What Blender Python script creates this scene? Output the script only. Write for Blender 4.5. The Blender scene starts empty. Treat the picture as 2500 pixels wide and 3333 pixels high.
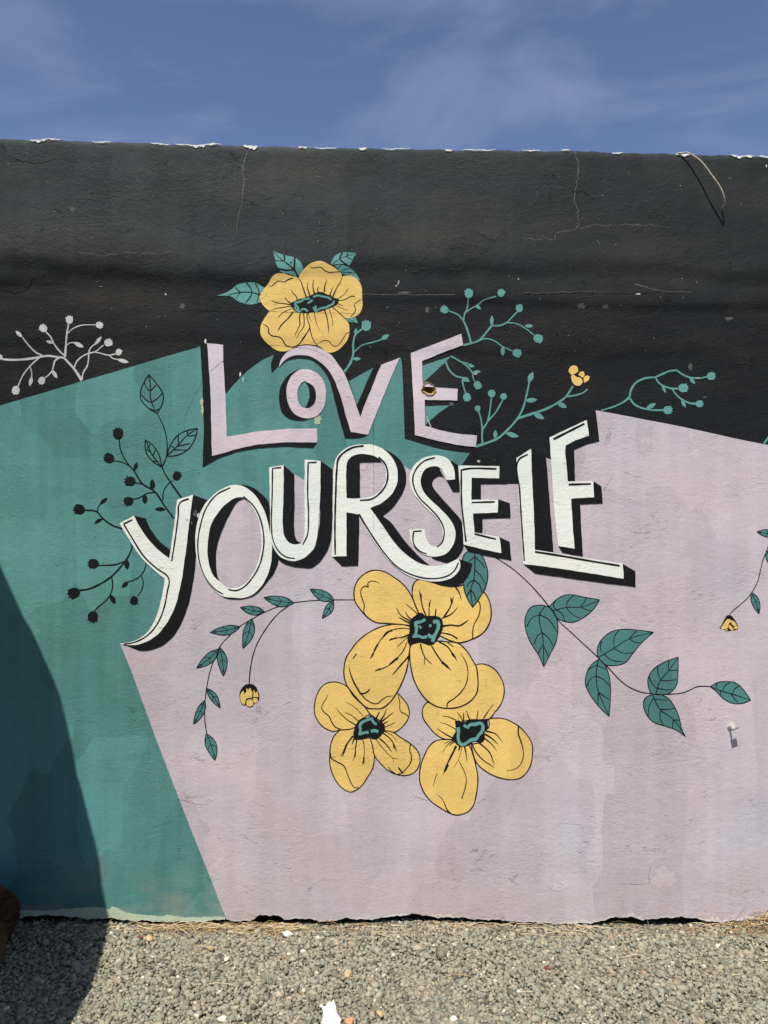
import bpy, math, random
import numpy as np
from mathutils import Vector
from mathutils.geometry import delaunay_2d_cdt

random.seed(7)
rng = np.random.default_rng(7)
scene = bpy.context.scene
col = scene.collection

# ---------------------------------------------------------------- camera, sky, sun, exposure
F_PX, CX, CY = 2518.0, 1250.0, 1666.5        # focal length and centre in photo pixels
DIST, CAM_Z = 3.06, 1.62                     # wall distance, eye height
K = DIST / F_PX
cam = bpy.data.cameras.new('camera')
cam.sensor_fit = 'VERTICAL'
cam.angle = 2 * math.atan(1666.5 / F_PX)
cam.clip_start = 0.05
cam.clip_end = 3000
cam_ob = bpy.data.objects.new('camera', cam)
col.objects.link(cam_ob)
cam_ob.location = (0, -DIST, CAM_Z)
cam_ob.rotation_euler = (math.radians(90), 0, 0)
scene.camera = cam_ob

SUN_EL, SUN_AZ = math.radians(62), math.radians(18)   # azimuth: degrees to the left of straight behind the camera
sun_dir = Vector((-math.sin(SUN_AZ) * math.cos(SUN_EL), -math.cos(SUN_AZ) * math.cos(SUN_EL), math.sin(SUN_EL)))
world = bpy.data.worlds.new('World')
scene.world = world
world.use_nodes = True
wn, wl = world.node_tree.nodes, world.node_tree.links
wn.clear()
w_out = wn.new('ShaderNodeOutputWorld')
w_bg = wn.new('ShaderNodeBackground')
w_bg.inputs['Strength'].default_value = 0.08
sky = wn.new('ShaderNodeTexSky')
sky.sky_type = 'NISHITA'
sky.sun_disc = False
sky.sun_elevation = SUN_EL
sky.sun_rotation = math.radians(180) + SUN_AZ
sky.altitude = 300
sky.air_density = 1.0
sky.dust_density = 0.1
sky.ozone_density = 4.0
w_tc = wn.new('ShaderNodeTexCoord')
w_map = wn.new('ShaderNodeMapping')
w_map.inputs['Rotation'].default_value = (0, math.radians(-32), 0)
w_map.inputs['Scale'].default_value = (1.6, 1.6, 4.6)
w_no = wn.new('ShaderNodeTexNoise')
w_no.inputs['Scale'].default_value = 1.9
w_no.inputs['Detail'].default_value = 7
w_no.inputs['Roughness'].default_value = 0.55
w_no.inputs['Distortion'].default_value = 0.6
w_rp = wn.new('ShaderNodeMapRange')
w_rp.inputs['From Min'].default_value = 0.45
w_rp.inputs['From Max'].default_value = 0.95
w_rp.inputs['To Max'].default_value = 0.42
w_mx = wn.new('ShaderNodeMix')
w_mx.data_type = 'RGBA'
w_mx.inputs['B'].default_value = (5.0, 6.2, 8.0, 1)     # thin high cirrus
wl.new(w_tc.outputs['Generated'], w_map.inputs['Vector'])
wl.new(w_map.outputs['Vector'], w_no.inputs['Vector'])
wl.new(w_no.outputs['Fac'], w_rp.inputs['Value'])
wl.new(w_rp.outputs['Result'], w_mx.inputs['Factor'])
wl.new(sky.outputs['Color'], w_mx.inputs['A'])
w_ti = wn.new('ShaderNodeMix'); w_ti.data_type = 'RGBA'; w_ti.blend_type = 'MULTIPLY'
w_ti.inputs['Factor'].default_value = 1.0
w_ti.inputs['B'].default_value = (1.10, 0.98, 1.02, 1)       # the violet cast of that day's sky
wl.new(w_mx.outputs['Result'], w_ti.inputs['A'])
wl.new(w_ti.outputs['Result'], w_bg.inputs['Color'])
wl.new(w_bg.outputs['Background'], w_out.inputs['Surface'])

sun = bpy.data.lights.new('sun', 'SUN')
sun.energy = 5.0
sun.angle = math.radians(0.55)
sun.color = (1.0, 0.95, 0.87)
sun_ob = bpy.data.objects.new('sun', sun)
col.objects.link(sun_ob)
sun_ob.location = sun_dir * 20
sun_ob.rotation_euler = sun_dir.to_track_quat('Z', 'Y').to_euler()

scene.view_settings.view_transform = 'Standard'
scene.view_settings.look = 'None'
scene.view_settings.gamma = 1
scene.view_settings.use_curve_mapping = False
scene.view_settings.exposure = 0.50

# ---------------------------------------------------------------- helpers
FR = dict(A=(600, 700, 800 / 1659), B=(1200, 800, 800 / 1659), C=(200, 1200, 800 / 1659), D=(800, 1350, 700 / 1659),
          E=(1400, 1300, 700 / 1659), F=(500, 1800, 700 / 1659), H=(1600, 1750, 900 / 1659), I=(0, 1700, 800 / 1659),
          J=(1900, 1150, 600 / 1659), K=(2300, 1680, 200 / 1106), P1=(1100, 1830, 540 / 1659), P2=(1000, 2180, 400 / 1659),
          P3=(1350, 2150, 400 / 1659), P4=(830, 800, 360 / 1659), P5=(750, 2200, 120 / 1659), W=(0, 1000, 450 / 1659),
          X=(0, 0, 1.0), Z0=(0, 400, 1000 / 1659), Z3=(1700, 400, 800 / 1659), HL=(1340, 1210, 120 / 1659),
          Z5=(0, 2500, 800 / 1659), Z6=(700, 2700, 800 / 1659), Z7=(1700, 2500, 800 / 1659))

def pts_of(fr, s):
    """'x,y x,y' read off a tracing frame -> wall plane metres (x, z)"""
    ox, oy, k = FR[fr]
    a = np.array([[float(v) for v in p.split(',')] for p in s.split()]) if isinstance(s, str) else np.array(s, float)
    out = np.empty_like(a)
    out[:, 0] = (ox + a[:, 0] * k - CX) * K
    out[:, 1] = CAM_Z - (oy + a[:, 1] * k - CY) * K
    return out

def catmull(p, closed, step=0.006, corner=48):
    """resampled Catmull-Rom curve; sharp turns stay corners"""
    n = len(p)
    out = []
    segs = n if closed else n - 1
    def tang(i, sgn):
        a, b, c = p[(i - 1) % n], p[i], p[(i + 1) % n]
        if not closed and i == 0: return (c - b)
        if not closed and i == n - 1: return (b - a)
        u, v = b - a, c - b
        lu, lv = np.linalg.norm(u) + 1e-9, np.linalg.norm(v) + 1e-9
        ang = math.degrees(math.acos(max(-1, min(1, float(np.dot(u, v)) / (lu * lv)))))
        if ang > corner:
            return v / lv * 1e-9 if sgn else u / lu * 1e-9
        t = u / lu + v / lv
        return t / (np.linalg.norm(t) + 1e-9)
    for i in range(segs):
        a, b = p[i], p[(i + 1) % n]
        L = np.linalg.norm(b - a)
        ta, tb = tang(i, True), tang((i + 1) % n, False)
        def nm(t):
            l = np.linalg.norm(t)
            return t / l * L if l > 1e-6 else (b - a)
        ta, tb = nm(ta), nm(tb)
        m = max(2, int(math.ceil(L / step)))
        t = np.arange(m) / m
        h00, h10 = 2 * t**3 - 3 * t**2 + 1, t**3 - 2 * t**2 + t
        h01, h11 = -2 * t**3 + 3 * t**2, t**3 - t**2
        out.append(h00[:, None] * a + h10[:, None] * ta + h01[:, None] * b + h11[:, None] * tb)
    if not closed: out.append(p[-1:])
    return np.concatenate(out)

def sub(p, closed=True, step=0.012):
    n = len(p); out = []
    for i in range(n if closed else n - 1):
        a, b = p[i], p[(i + 1) % n]
        m = max(1, int(math.ceil(np.linalg.norm(b - a) / step)))
        out.append(a + (b - a) * (np.arange(m) / m)[:, None])
    if not closed: out.append(p[-1:])
    return np.concatenate(out)

def px(u, v): return np.array(((u - CX) * K, CAM_Z - (v - CY) * K))

# ---- the plaster surface: how far it stands out from the plane y = 0 (smooth, shared by all paint)
_r = np.random.default_rng(3)
_waves = [(_r.uniform(3, 13), _r.uniform(5, 17), _r.uniform(0, 6.28), _r.uniform(0.4, 1.0)) for _ in range(14)]
def sstep(a, b, v):
    t = np.clip((v - a) / (b - a), 0, 1)
    return t * t * (3 - 2 * t)
def relief(x, z):
    x = np.asarray(x, float); z = np.asarray(z, float)
    rid = 2.605 + 0.022 * np.sin(2.3 * x + 0.6) + 0.012 * np.sin(5.7 * x + 2.0) + 0.006 * np.sin(17 * x + 1.0) + 0.003 * np.sin(41 * x) + 0.05 * sstep(-1.0, -1.5, x)
    rise = sstep(0.46, 0.0, z - rid)               # swells out going down from the coping to the ridge
    fall = sstep(-0.075, 0.0, z - rid)              # then drops back under the ridge
    h = 0.0105 * rise * fall
    r2 = 2.462 + 0.012 * np.sin(3.1 * x + 1.0) - 0.012 * x * 0.4
    led = sstep(0.10, 0.0, z - r2) * sstep(-0.035, 0.0, z - r2)
    h = h + 0.006 * led * sstep(-0.3, 0.5, x)
    r3 = 2.30 + 0.03 * np.sin(2.0 * x + 3.3)
    h = h + 0.0030 * sstep(0.16, 0.0, z - r3) * sstep(-0.05, 0.0, z - r3)
    # broken swelling at the left
    d = ((x + 1.50) / 0.26) ** 2 + ((z - 2.60) / 0.13) ** 2
    h = h + 0.010 * np.exp(-d * 1.1) * sstep(-0.10, -0.06, z - 2.60) 
    amp = 0.0007 + 0.0008 * sstep(1.9, 2.5, z)
    s = 0
    for a, b, c, w in _waves: s = s + w * np.sin(a * x + b * z * 0.9 + c) * np.cos(b * z * 0.6 - a * x * 0.5 + c * 2)
    h = h + amp * s * 0.75
    return h
LAYER = 0.0006
def y_at(p, layer): return -(relief(p[:, 0], p[:, 1]) + layer * LAYER)

def inside(loops, q):
    res = np.zeros(len(q), bool)
    for lp in loops:
        a, b = lp, np.roll(lp, -1, 0)
        for (x0, y0), (x1, y1) in zip(a, b):
            if y0 == y1: continue
            c = ((y0 > q[:, 1]) != (y1 > q[:, 1])) & (q[:, 0] < (x1 - x0) * (q[:, 1] - y0) / (y1 - y0) + x0)
            res ^= c
    return res

def fill(loops, grid=0.013):
    """triangulate loops (even-odd) with inner points so the sheet follows the plaster"""
    V, Ed = [], []
    for lp in loops:
        b = len(V); n = len(lp)
        V += [Vector((float(x), float(y))) for x, y in lp]
        Ed += [(b + i, b + (i + 1) % n) for i in range(n)]
    allp = np.concatenate(loops)
    lo, hi = allp.min(0), allp.max(0)
    if grid and min(hi - lo) > grid:
        gx = np.arange(math.floor(lo[0] / grid), hi[0] / grid + 1) * grid
        gz = np.arange(math.floor(lo[1] / grid), hi[1] / grid + 1) * grid
        G = np.stack(np.meshgrid(gx, gz), -1).reshape(-1, 2)
        G = G[inside(loops, G)]
        V += [Vector((float(x), float(y))) for x, y in G]
    r = delaunay_2d_cdt(V, Ed, [], 0, 1e-6)
    v = np.array([(p.x, p.y) for p in r[0]])
    f = np.array(r[2])
    keep = inside(loops, v[f].mean(1))
    return v, f[keep]

def mesh_obj(name, v3, faces, mat, parent=None, smooth=False, label=None):
    me = bpy.data.meshes.new(name)
    me.from_pydata([tuple(map(float, p)) for p in v3], [], [tuple(map(int, f)) for f in faces])
    if mat: me.materials.append(mat)
    if smooth: me.polygons.foreach_set('use_smooth', [True] * len(me.polygons))
    me.update()
    o = bpy.data.objects.new(name, me)
    col.objects.link(o)
    if parent is not None: o.parent = parent
    if label: o['label'] = label
    return o

def empty(name, loc=(0, 0, 0), parent=None, label=None, cat=None, group=None):
    o = bpy.data.objects.new(name, None)
    o.empty_display_size = 0.05
    col.objects.link(o); o.location = loc
    if parent is not None: o.parent = parent
    if label: o['label'] = label
    if cat: o['category'] = cat
    if group: o['group'] = group
    return o

def wob(p, amp=0.0007, f=95.0):
    """unsteady hand of the painter"""
    x, z = p[:, 0], p[:, 1]
    q = p.copy()
    q[:, 0] += amp * np.sin(f * z + 3 * x) * np.cos(f * 0.37 * z + f * 0.3 * x)
    q[:, 1] += amp * np.sin(f * x * 0.9 + 1.7) * np.cos(f * 0.41 * x + f * 0.35 * z)
    return q

def sheet(name, loops, mat, layer, parent, label=None, grid=0.013):
    """one painted area lying on the plaster"""
    v, f = fill(loops, grid)
    y = y_at(v, layer)
    # faces must look towards the camera (-y)
    a, b, c = v[f[:, 0]], v[f[:, 1]], v[f[:, 2]]
    cr = (b[:, 0] - a[:, 0]) * (c[:, 1] - a[:, 1]) - (b[:, 1] - a[:, 1]) * (c[:, 0] - a[:, 0])
    f = np.where((cr < 0)[:, None], f[:, ::-1], f)
    return mesh_obj(name, np.stack([v[:, 0], y, v[:, 1]], 1), f, mat, parent, False, label)

def poly(name, fr, s, mat, layer, parent, smooth=True, label=None, holes=(), corner=48):
    lp = []
    for q in (s,) + tuple(holes):
        p = pts_of(fr, q)
        lp.append(wob(catmull(p, True, 0.006, corner) if smooth else sub(p)))
    return sheet(name, lp, mat, layer, parent, label)

def ribbon(p, w0, w1, tip0=True, tip1=False):
    """brush stroke outline: tapering from w0 to w1 (metres)"""
    c = catmull(p, False, 0.007, 75)
    t = np.gradient(c, axis=0)
    t /= np.linalg.norm(t, axis=1)[:, None] + 1e-9
    nrm = np.stack([-t[:, 1], t[:, 0]], 1)
    s = np.linspace(0, 1, len(c))
    w = w0 + (w1 - w0) * s
    w = w * (1 + 0.10 * np.sin(c[:, 0] * 70 + c[:, 1] * 90))
    if tip0: w = w * np.minimum(1, 0.25 + s / 0.16)
    if tip1: w = w * np.minimum(1, 0.25 + (1 - s) / 0.16)
    return c + nrm * w[:, None] / 2, c - nrm * w[:, None] / 2

STROKE = 1.2
def strokes(name, fr, items, mat, layer, parent, label=None):
    """several brush lines of one drawing: items = [(points, w0, w1), ...] widths in frame pixels"""
    V, Fc = [], []
    k = FR[fr][2] * K
    for n_it, it in enumerate(items):
        s, w0, w1 = it[0], it[1] * STROKE, it[2] * STROKE
        l, r = ribbon(pts_of(fr, s), w0 * k, w1 * k, it[3] if len(it) > 3 else w0 < w1 * 1.01 and w0 != w1, False)
        b = len(V); n = len(l)
        m = np.stack([l, r], 1).reshape(-1, 2)
        y = y_at(m, layer + 0.03 * (n_it % 9))
        V += [(m[i, 0], y[i], m[i, 1]) for i in range(2 * n)]
        for i in range(n - 1):
            q = (b + 2 * i, b + 2 * i + 1, b + 2 * i + 3, b + 2 * i + 2)
            Fc.append(q)
    return mesh_obj(name, V, Fc, mat, parent, False, label)

def lens(p0, p1, w, bend=0.0, fat=0.45, n=18):
    """leaf outline from base to tip"""
    p0, p1 = np.array(p0, float), np.array(p1, float)
    d = p1 - p0; L = np.linalg.norm(d); d /= L
    nr = np.array((-d[1], d[0]))
    t = np.linspace(0, 1, n)
    g = np.where(t < fat, np.sin(t / fat * math.pi / 2) ** 0.8, np.cos((t - fat) / (1 - fat) * math.pi / 2) ** 0.9)
    mid = p0 + d * (t * L)[:, None] + nr * (bend * L * np.sin(math.pi * t))[:, None]
    a = mid + nr * (g * w / 2)[:, None]
    b = mid - nr * (g * w / 2)[:, None]
    return np.concatenate([a, b[-2:0:-1]]), mid, nr, g

def wall_pt(fr, x, y): return pts_of(fr, [(x, y)])[0]

def leaf(fr, x0, y0, x1, y1, w, mat, layer, parent, bend=0.0, fat=0.5):
    k = FR[fr][2] * K
    o, _, _, _ = lens(wall_pt(fr, x0, y0), wall_pt(fr, x1, y1), w * k, bend, fat)
    return sheet('leaf', [wob(o, 0.0008)], mat, layer, parent)

def veined_leaf(fr, x0, y0, x1, y1, w, parent, layer, bend=0.03, fat=0.42, pairs=3):
    k = FR[fr][2] * K
    p0, p1 = wall_pt(fr, x0, y0), wall_pt(fr, x1, y1)
    o, mid, nr, g = lens(p0, p1, w * k, bend, fat)
    o = wob(o, 0.0006)
    lf = sheet('leaf', [o], M['leaf'], layer, parent)
    lw = max(0.0028, 5.6 * k)
    items = []
    V, Fc = [], []
    def add(c, w0, w1, lay):
        l, r = ribbon(np.array(c), w0, w1, False, False)
        b = len(V); n = len(l); m = np.stack([l, r], 1).reshape(-1, 2); y = y_at(m, lay)
        V.extend([(m[i, 0], y[i], m[i, 1]) for i in range(2 * n)])
        Fc.extend([(b + 2 * i, b + 2 * i + 1, b + 2 * i + 3, b + 2 * i + 2) for i in range(n - 1)])
    add(np.concatenate([o, o[:1]]), lw * 1.2, lw * 1.2, layer + 0.25)
    add(mid, lw * 1.2, lw * 0.8, layer + 0.30)
    n = len(mid)
    d = (p1 - p0)
    for j in range(pairs):
        t = 0.16 + 0.62 * j / max(1, pairs - 1)
        i0 = int(t * (n - 1)); i1 = min(n - 1, int((t + 0.17) * (n - 1)))
        for s in (-1, 1):
            e = mid[i1] + nr * s * g[i1] * w * k * 0.47
            q = (mid[i0] + e) / 2 + nr * s * 0.06 * w * k - d * 0.012
            add([mid[i0], q, e], lw * 0.9, lw * 0.6, layer + 0.34 + 0.03 * j)
    ln = mesh_obj('leaf_lines', V, Fc, M['ink'], parent)
    return lf

def bud(fr, x, y, r, deg, mat, layer, parent, seed=0, round_=False):
    """bud with a ragged crown facing deg (0 right, 90 up)"""
    k = FR[fr][2] * K
    c = wall_pt(fr, x, y); R = r * k
    rr = np.random.default_rng(int(x * 7 + y * 3 + seed))
    th = np.linspace(-math.pi, math.pi, 44, endpoint=False)
    rad = np.full(44, 0.94)
    if not round_:
        for i, t in enumerate(th):
            if abs(t) < 1.15:
                rad[i] = 0.98 + (0.10 if i % 4 < 2 else -0.08) + rr.uniform(-0.08, 0.08)
            else:
                rad[i] = 0.90 + 0.05 * math.cos(t * 2) + rr.uniform(-0.02, 0.02)
    a = math.radians(deg)
    pts = np.stack([c[0] + R * rad * np.cos(th + a), c[1] + R * rad * np.sin(th + a)], 1)
    return sheet('bud', [pts], mat, layer, parent, None, 0.013)

# ---------------------------------------------------------------- materials
ALB = 0.745        # colours were matched at exposure 0; true reflectances are this much lower
def lin(c):
    c = np.array(c, float) / 255
    return tuple(ALB * np.where(c <= 0.04045, c / 12.92, ((c + 0.055) / 1.055) ** 2.4)) + (1.0,)

def new_mat(name):
    m = bpy.data.materials.new(name)
    m.use_nodes = True
    nt = m.node_tree
    return m, nt, nt.nodes, nt.links, nt.nodes['Principled BSDF']

def plaster_group():
    g = bpy.data.node_groups.new('plaster_surface', 'ShaderNodeTree')
    for nm, tp, dv in (('Color', 'NodeSocketColor', (1, 1, 1, 1)), ('Variation', 'NodeSocketFloat', 1.0), ('Bump', 'NodeSocketFloat', 1.0)):
        s = g.interface.new_socket(nm, in_out='INPUT', socket_type=tp)
        s.default_value = dv
    g.interface.new_socket('Color', in_out='OUTPUT', socket_type='NodeSocketColor')
    g.interface.new_socket('Normal', in_out='OUTPUT', socket_type='NodeSocketVector')
    N, L = g.nodes, g.links
    gi, go = N.new('NodeGroupInput'), N.new('NodeGroupOutput')
    geo = N.new('ShaderNodeNewGeometry')
    def mapped(scale, rot=(0, 0, 0)):
        m = N.new('ShaderNodeMapping')
        m.inputs['Scale'].default_value = scale
        m.inputs['Rotation'].default_value = rot
        L.new(geo.outputs['Position'], m.inputs['Vector'])
        return m.outputs['Vector']
    def noise(vec, scale, detail=4, rough=0.55, dist=0.0):
        n = N.new('ShaderNodeTexNoise')
        n.inputs['Scale'].default_value = scale; n.inputs['Detail'].default_value = detail
        n.inputs['Roughness'].default_value = rough; n.inputs['Distortion'].default_value = dist
        L.new(vec, n.inputs['Vector'])
        return n.outputs['Fac']
    def math_(op, a, b, c=None):
        m = N.new('ShaderNodeMath'); m.operation = op
        for i, v in enumerate((a, b, c)):
            if v is None: continue
            if isinstance(v, (int, float)): m.inputs[i].default_value = v
            else: L.new(v, m.inputs[i])
        return m.outputs[0]
    # tone: roller patches, cloudy wear, drips, speckle
    vo = N.new('ShaderNodeTexVoronoi'); vo.distance = 'CHEBYCHEV'; vo.inputs['Scale'].default_value = 2.6
    warp = N.new('ShaderNodeMix'); warp.data_type = 'VECTOR'
    nw = N.new('ShaderNodeTexNoise'); nw.inputs['Scale'].default_value = 3.0; nw.inputs['Detail'].default_value = 3
    L.new(geo.outputs['Position'], nw.inputs['Vector'])
    warp.inputs['Factor'].default_value = 0.12
    L.new(mapped((1.7, 1.0, 1.0)), warp.inputs['A']); L.new(nw.outputs['Color'], warp.inputs['B'])
    L.new(warp.outputs['Result'], vo.inputs['Vector'])
    sep = N.new('ShaderNodeSeparateColor'); L.new(vo.outputs['Color'], sep.inputs[0])
    t = math_('MULTIPLY', math_('SUBTRACT', sep.outputs[0], 0.5), 0.17)
    t = math_('ADD', t, math_('MULTIPLY', math_('SUBTRACT', noise(mapped((1.0, 1.0, 0.7)), 2.4, 6, 0.6), 0.5), 0.42))
    t = math_('ADD', t, math_('MULTIPLY', math_('SUBTRACT', noise(mapped((11.0, 1.0, 0.7)), 1.6, 4), 0.5), 0.26))
    t = math_('ADD', t, math_('MULTIPLY', math_('SUBTRACT', noise(mapped((1, 1, 1)), 70, 3), 0.5), 0.16))
    t = math_('ADD', 1.0, math_('MULTIPLY', t, gi.outputs['Variation']))
    mul = N.new('ShaderNodeVectorMath'); mul.operation = 'SCALE'
    tint = N.new('ShaderNodeMix'); tint.data_type = 'RGBA'; tint.blend_type = 'MULTIPLY'
    tint.inputs['B'].default_value = (0.92, 0.985, 1.01, 1)
    tf = N.new('ShaderNodeMapRange'); tf.inputs['From Min'].default_value = 0.40; tf.inputs['From Max'].default_value = 0.66
    L.new(noise(mapped((1.3, 1, 0.8), (0, 0, 0)), 1.7, 6, 0.6, 0.4), tf.inputs['Value'])
    L.new(tf.outputs[0], tint.inputs['Factor']); L.new(gi.outputs['Color'], tint.inputs['A'])
    L.new(tint.outputs['Result'], mul.inputs[0]); L.new(t, mul.inputs['Scale'])
    # earth splashed on the lowest hand's breadth
    sx = N.new('ShaderNodeSeparateXYZ'); L.new(geo.outputs['Position'], sx.inputs[0])
    mr = N.new('ShaderNodeMapRange'); mr.inputs['From Min'].default_value = 0.30; mr.inputs['From Max'].default_value = 0.0
    L.new(sx.outputs['Z'], mr.inputs['Value'])
    dn = N.new('ShaderNodeMapRange'); dn.inputs['From Min'].default_value = 0.42; dn.inputs['From Max'].default_value = 0.68
    L.new(noise(mapped((1.0, 1, 1.5)), 4.5, 6, 0.6), dn.inputs['Value'])
    dirt = math_('MULTIPLY', math_('MULTIPLY', mr.outputs[0], dn.outputs[0]), 0.45)
    mx = N.new('ShaderNodeMix'); mx.data_type = 'RGBA'
    L.new(dirt, mx.inputs['Factor']); L.new(mul.outputs[0], mx.inputs['A']); mx.inputs['B'].default_value = lin((190, 170, 150))
    L.new(mx.outputs['Result'], go.inputs['Color'])
    # relief: slow lumps, trowel ripples, grain
    def bump(h, dist, strength, prev=None):
        b = N.new('ShaderNodeBump'); b.inputs['Distance'].default_value = dist
        if isinstance(strength, (int, float)): b.inputs['Strength'].default_value = strength
        else: L.new(strength, b.inputs['Strength'])
        L.new(h, b.inputs['Height'])
        if prev is not None: L.new(prev, b.inputs['Normal'])
        return b.outputs['Normal']
    un = N.new('ShaderNodeMapRange'); un.inputs['From Min'].default_value = 0.36; un.inputs['From Max'].default_value = 0.66
    un.inputs['To Min'].default_value = 0.25; un.inputs['To Max'].default_value = 1.75
    L.new(noise(mapped((1, 1, 1.4), (0, 0.4, 0)), 3.1, 5, 0.6, 0.6), un.inputs['Value'])
    rough_b = math_('MULTIPLY', gi.outputs['Bump'], un.outputs[0])
    b1 = bump(noise(mapped((1, 1, 1.25)), 11, 5, 0.55, 0.3), 0.010, math_('MULTIPLY', gi.outputs['Bump'], 0.26))
    b2 = bump(noise(mapped((1, 1, 1.7), (0, 0.25, 0)), 46, 5, 0.62, 0.7), 0.0036, math_('MULTIPLY', rough_b, 0.38), b1)
    # scattered trowel scars
    scar = N.new('ShaderNodeMapRange'); scar.inputs['From Min'].default_value = 0.62; scar.inputs['From Max'].default_value = 0.70
    L.new(noise(mapped((1, 1, 1.6), (0, 0.5, 0)), 9, 7, 0.7, 1.2), scar.inputs['Value'])
    b3 = bump(scar.outputs[0], 0.0030, math_('MULTIPLY', rough_b, 0.6), b2)
    b4 = bump(noise(mapped((1, 1, 1)), 210, 2, 0.5), 0.0011, math_('MULTIPLY', rough_b, 0.55), b3)
    L.new(b4, go.inputs['Normal'])
    return g
PG = plaster_group()

def paint(name, rgb, variation=1.0, rough=0.75, spec=0.18, bump=1.0):
    m, nt, N, L, b = new_mat(name)
    gn = N.new('ShaderNodeGroup'); gn.node_tree = PG
    gn.inputs['Color'].default_value = lin(rgb)
    gn.inputs['Variation'].default_value = variation
    gn.inputs['Bump'].default_value = bump
    L.new(gn.outputs['Color'], b.inputs['Base Color'])
    L.new(gn.outputs['Normal'], b.inputs['Normal'])
    b.inputs['Roughness'].default_value = rough
    b.inputs['Specular IOR Level'].default_value = spec
    return m

M = {}
M['teal'] = paint('teal_paint', (88, 140, 134), 1.6)
M['sprig'] = paint('sprig_paint', (100, 156, 147), 0.7)
M['leaf'] = paint('leaf_paint', (77, 128, 124), 1.0)
M['pink'] = paint('pink_paint', (200, 185.5, 189), 0.95)
M['pinkletter'] = paint('pink_letter_paint', (213, 197, 202), 0.8)
M['white'] = paint('white_paint', (238, 238, 226), 0.35)
M['pale'] = paint('pale_grey_paint', (196, 194, 190), 0.9)
M['yellow'] = paint('yellow_paint', (236, 197, 113), 0.8)
M['ink'] = paint('ink_paint', (19, 20, 21), 1.2, 0.7, 0.15)
M['strip'] = paint('pale_green_undercoat', (196, 212, 184), 0.9)
M['raw'] = paint('bare_plaster', (238, 234, 224), 0.5, 0.85, 0.2)
M['cream'] = paint('cream_undercoat', (186, 188, 158), 0.9, 0.8)
M['crack'] = paint('crack_filling', (132, 129, 122), 0.8, 0.9, 0.1)
M['crackdark'] = paint('open_crack', (22, 20, 18), 0.3, 0.9, 0.1)

# weathered black paint of the wall: chalky and faded on the upper band, fresh lower down
def wall_mat():
    m, nt, N, L, b = new_mat('black_wall_paint')
    gn = N.new('ShaderNodeGroup'); gn.node_tree = PG
    gn.inputs['Variation'].default_value = 2.0
    gn.inputs['Bump'].default_value = 1.7
    geo = N.new('ShaderNodeNewGeometry')
    sx = N.new('ShaderNodeSeparateXYZ'); L.new(geo.outputs['Position'], sx.inputs[0])
    no = N.new('ShaderNodeTexNoise'); no.inputs['Scale'].default_value = 2.3; no.inputs['Detail'].default_value = 7; no.inputs['Roughness'].default_value = 0.6
    L.new(geo.outputs['Position'], no.inputs['Vector'])
    ad = N.new('ShaderNodeMath'); ad.operation = 'MULTIPLY_ADD'; ad.inputs[1].default_value = 0.38
    L.new(no.outputs['Fac'], ad.inputs[0]); L.new(sx.outputs['Z'], ad.inputs[2])
    ax = N.new('ShaderNodeMath'); ax.operation = 'MULTIPLY_ADD'; ax.inputs[1].default_value = 0.05
    L.new(sx.outputs['X'], ax.inputs[0]); L.new(ad.outputs[0], ax.inputs[2])
    mr = N.new('ShaderNodeMapRange'); mr.interpolation_type = 'SMOOTHSTEP'
    mr.inputs['From Min'].default_value = 2.66; mr.inputs['From Max'].default_value = 2.86
    L.new(ax.outputs[0], mr.inputs['Value'])
    mx = N.new('ShaderNodeMix'); mx.data_type = 'RGBA'
    mx.inputs['A'].default_value = lin((21, 23, 25)); mx.inputs['B'].default_value = lin((49, 54, 54))
    # the fade weakens towards the right
    fx = N.new('ShaderNodeMapRange'); fx.inputs['From Min'].default_value = -1.2; fx.inputs['From Max'].default_value = 1.4
    fx.inputs['To Min'].default_value = 1.0; fx.inputs['To Max'].default_value = 0.42
    L.new(sx.outputs['X'], fx.inputs['Value'])
    fm = N.new('ShaderNodeMath'); fm.operation = 'MULTIPLY'
    L.new(mr.outputs[0], fm.inputs[0]); L.new(fx.outputs[0], fm.inputs[1])
    L.new(fm.outputs[0], mx.inputs['Factor'])
    # dusty brown bloom
    n2 = N.new('ShaderNodeTexNoise'); n2.inputs['Scale'].default_value = 2.6; n2.inputs['Detail'].default_value = 5
    mp = N.new('ShaderNodeMapping'); mp.inputs['Scale'].default_value = (0.55, 1, 2.0); mp.inputs['Location'].default_value = (3.1, 0, 1.7)
    L.new(geo.outputs['Position'], mp.inputs['Vector']); L.new(mp.outputs[0], n2.inputs['Vector'])
    m2 = N.new('ShaderNodeMapRange'); m2.inputs['From Min'].default_value = 0.46; m2.inputs['From Max'].default_value = 0.74
    m2.inputs['To Max'].default_value = 0.45
    L.new(n2.outputs['Fac'], m2.inputs['Value'])
    mz = N.new('ShaderNodeMapRange'); mz.inputs['From Min'].default_value = 1.9; mz.inputs['From Max'].default_value = 2.5
    L.new(sx.outputs['Z'], mz.inputs['Value'])
    mm = N.new('ShaderNodeMath'); mm.operation = 'MULTIPLY'
    L.new(m2.outputs[0], mm.inputs[0]); L.new(mz.outputs[0], mm.inputs[1])
    x2 = N.new('ShaderNodeMix'); x2.data_type = 'RGBA'; x2.inputs['B'].default_value = lin((70, 66, 59))
    L.new(mm.outputs[0], x2.inputs['Factor']); L.new(mx.outputs['Result'], x2.inputs['A'])
    L.new(x2.outputs['Result'], gn.inputs['Color'])
    L.new(gn.outputs['Color'], b.inputs['Base Color']); L.new(gn.outputs['Normal'], b.inputs['Normal'])
    b.inputs['Roughness'].default_value = 0.72
    b.inputs['Specular IOR Level'].default_value = 0.18
    return m
M['wall'] = wall_mat()

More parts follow.
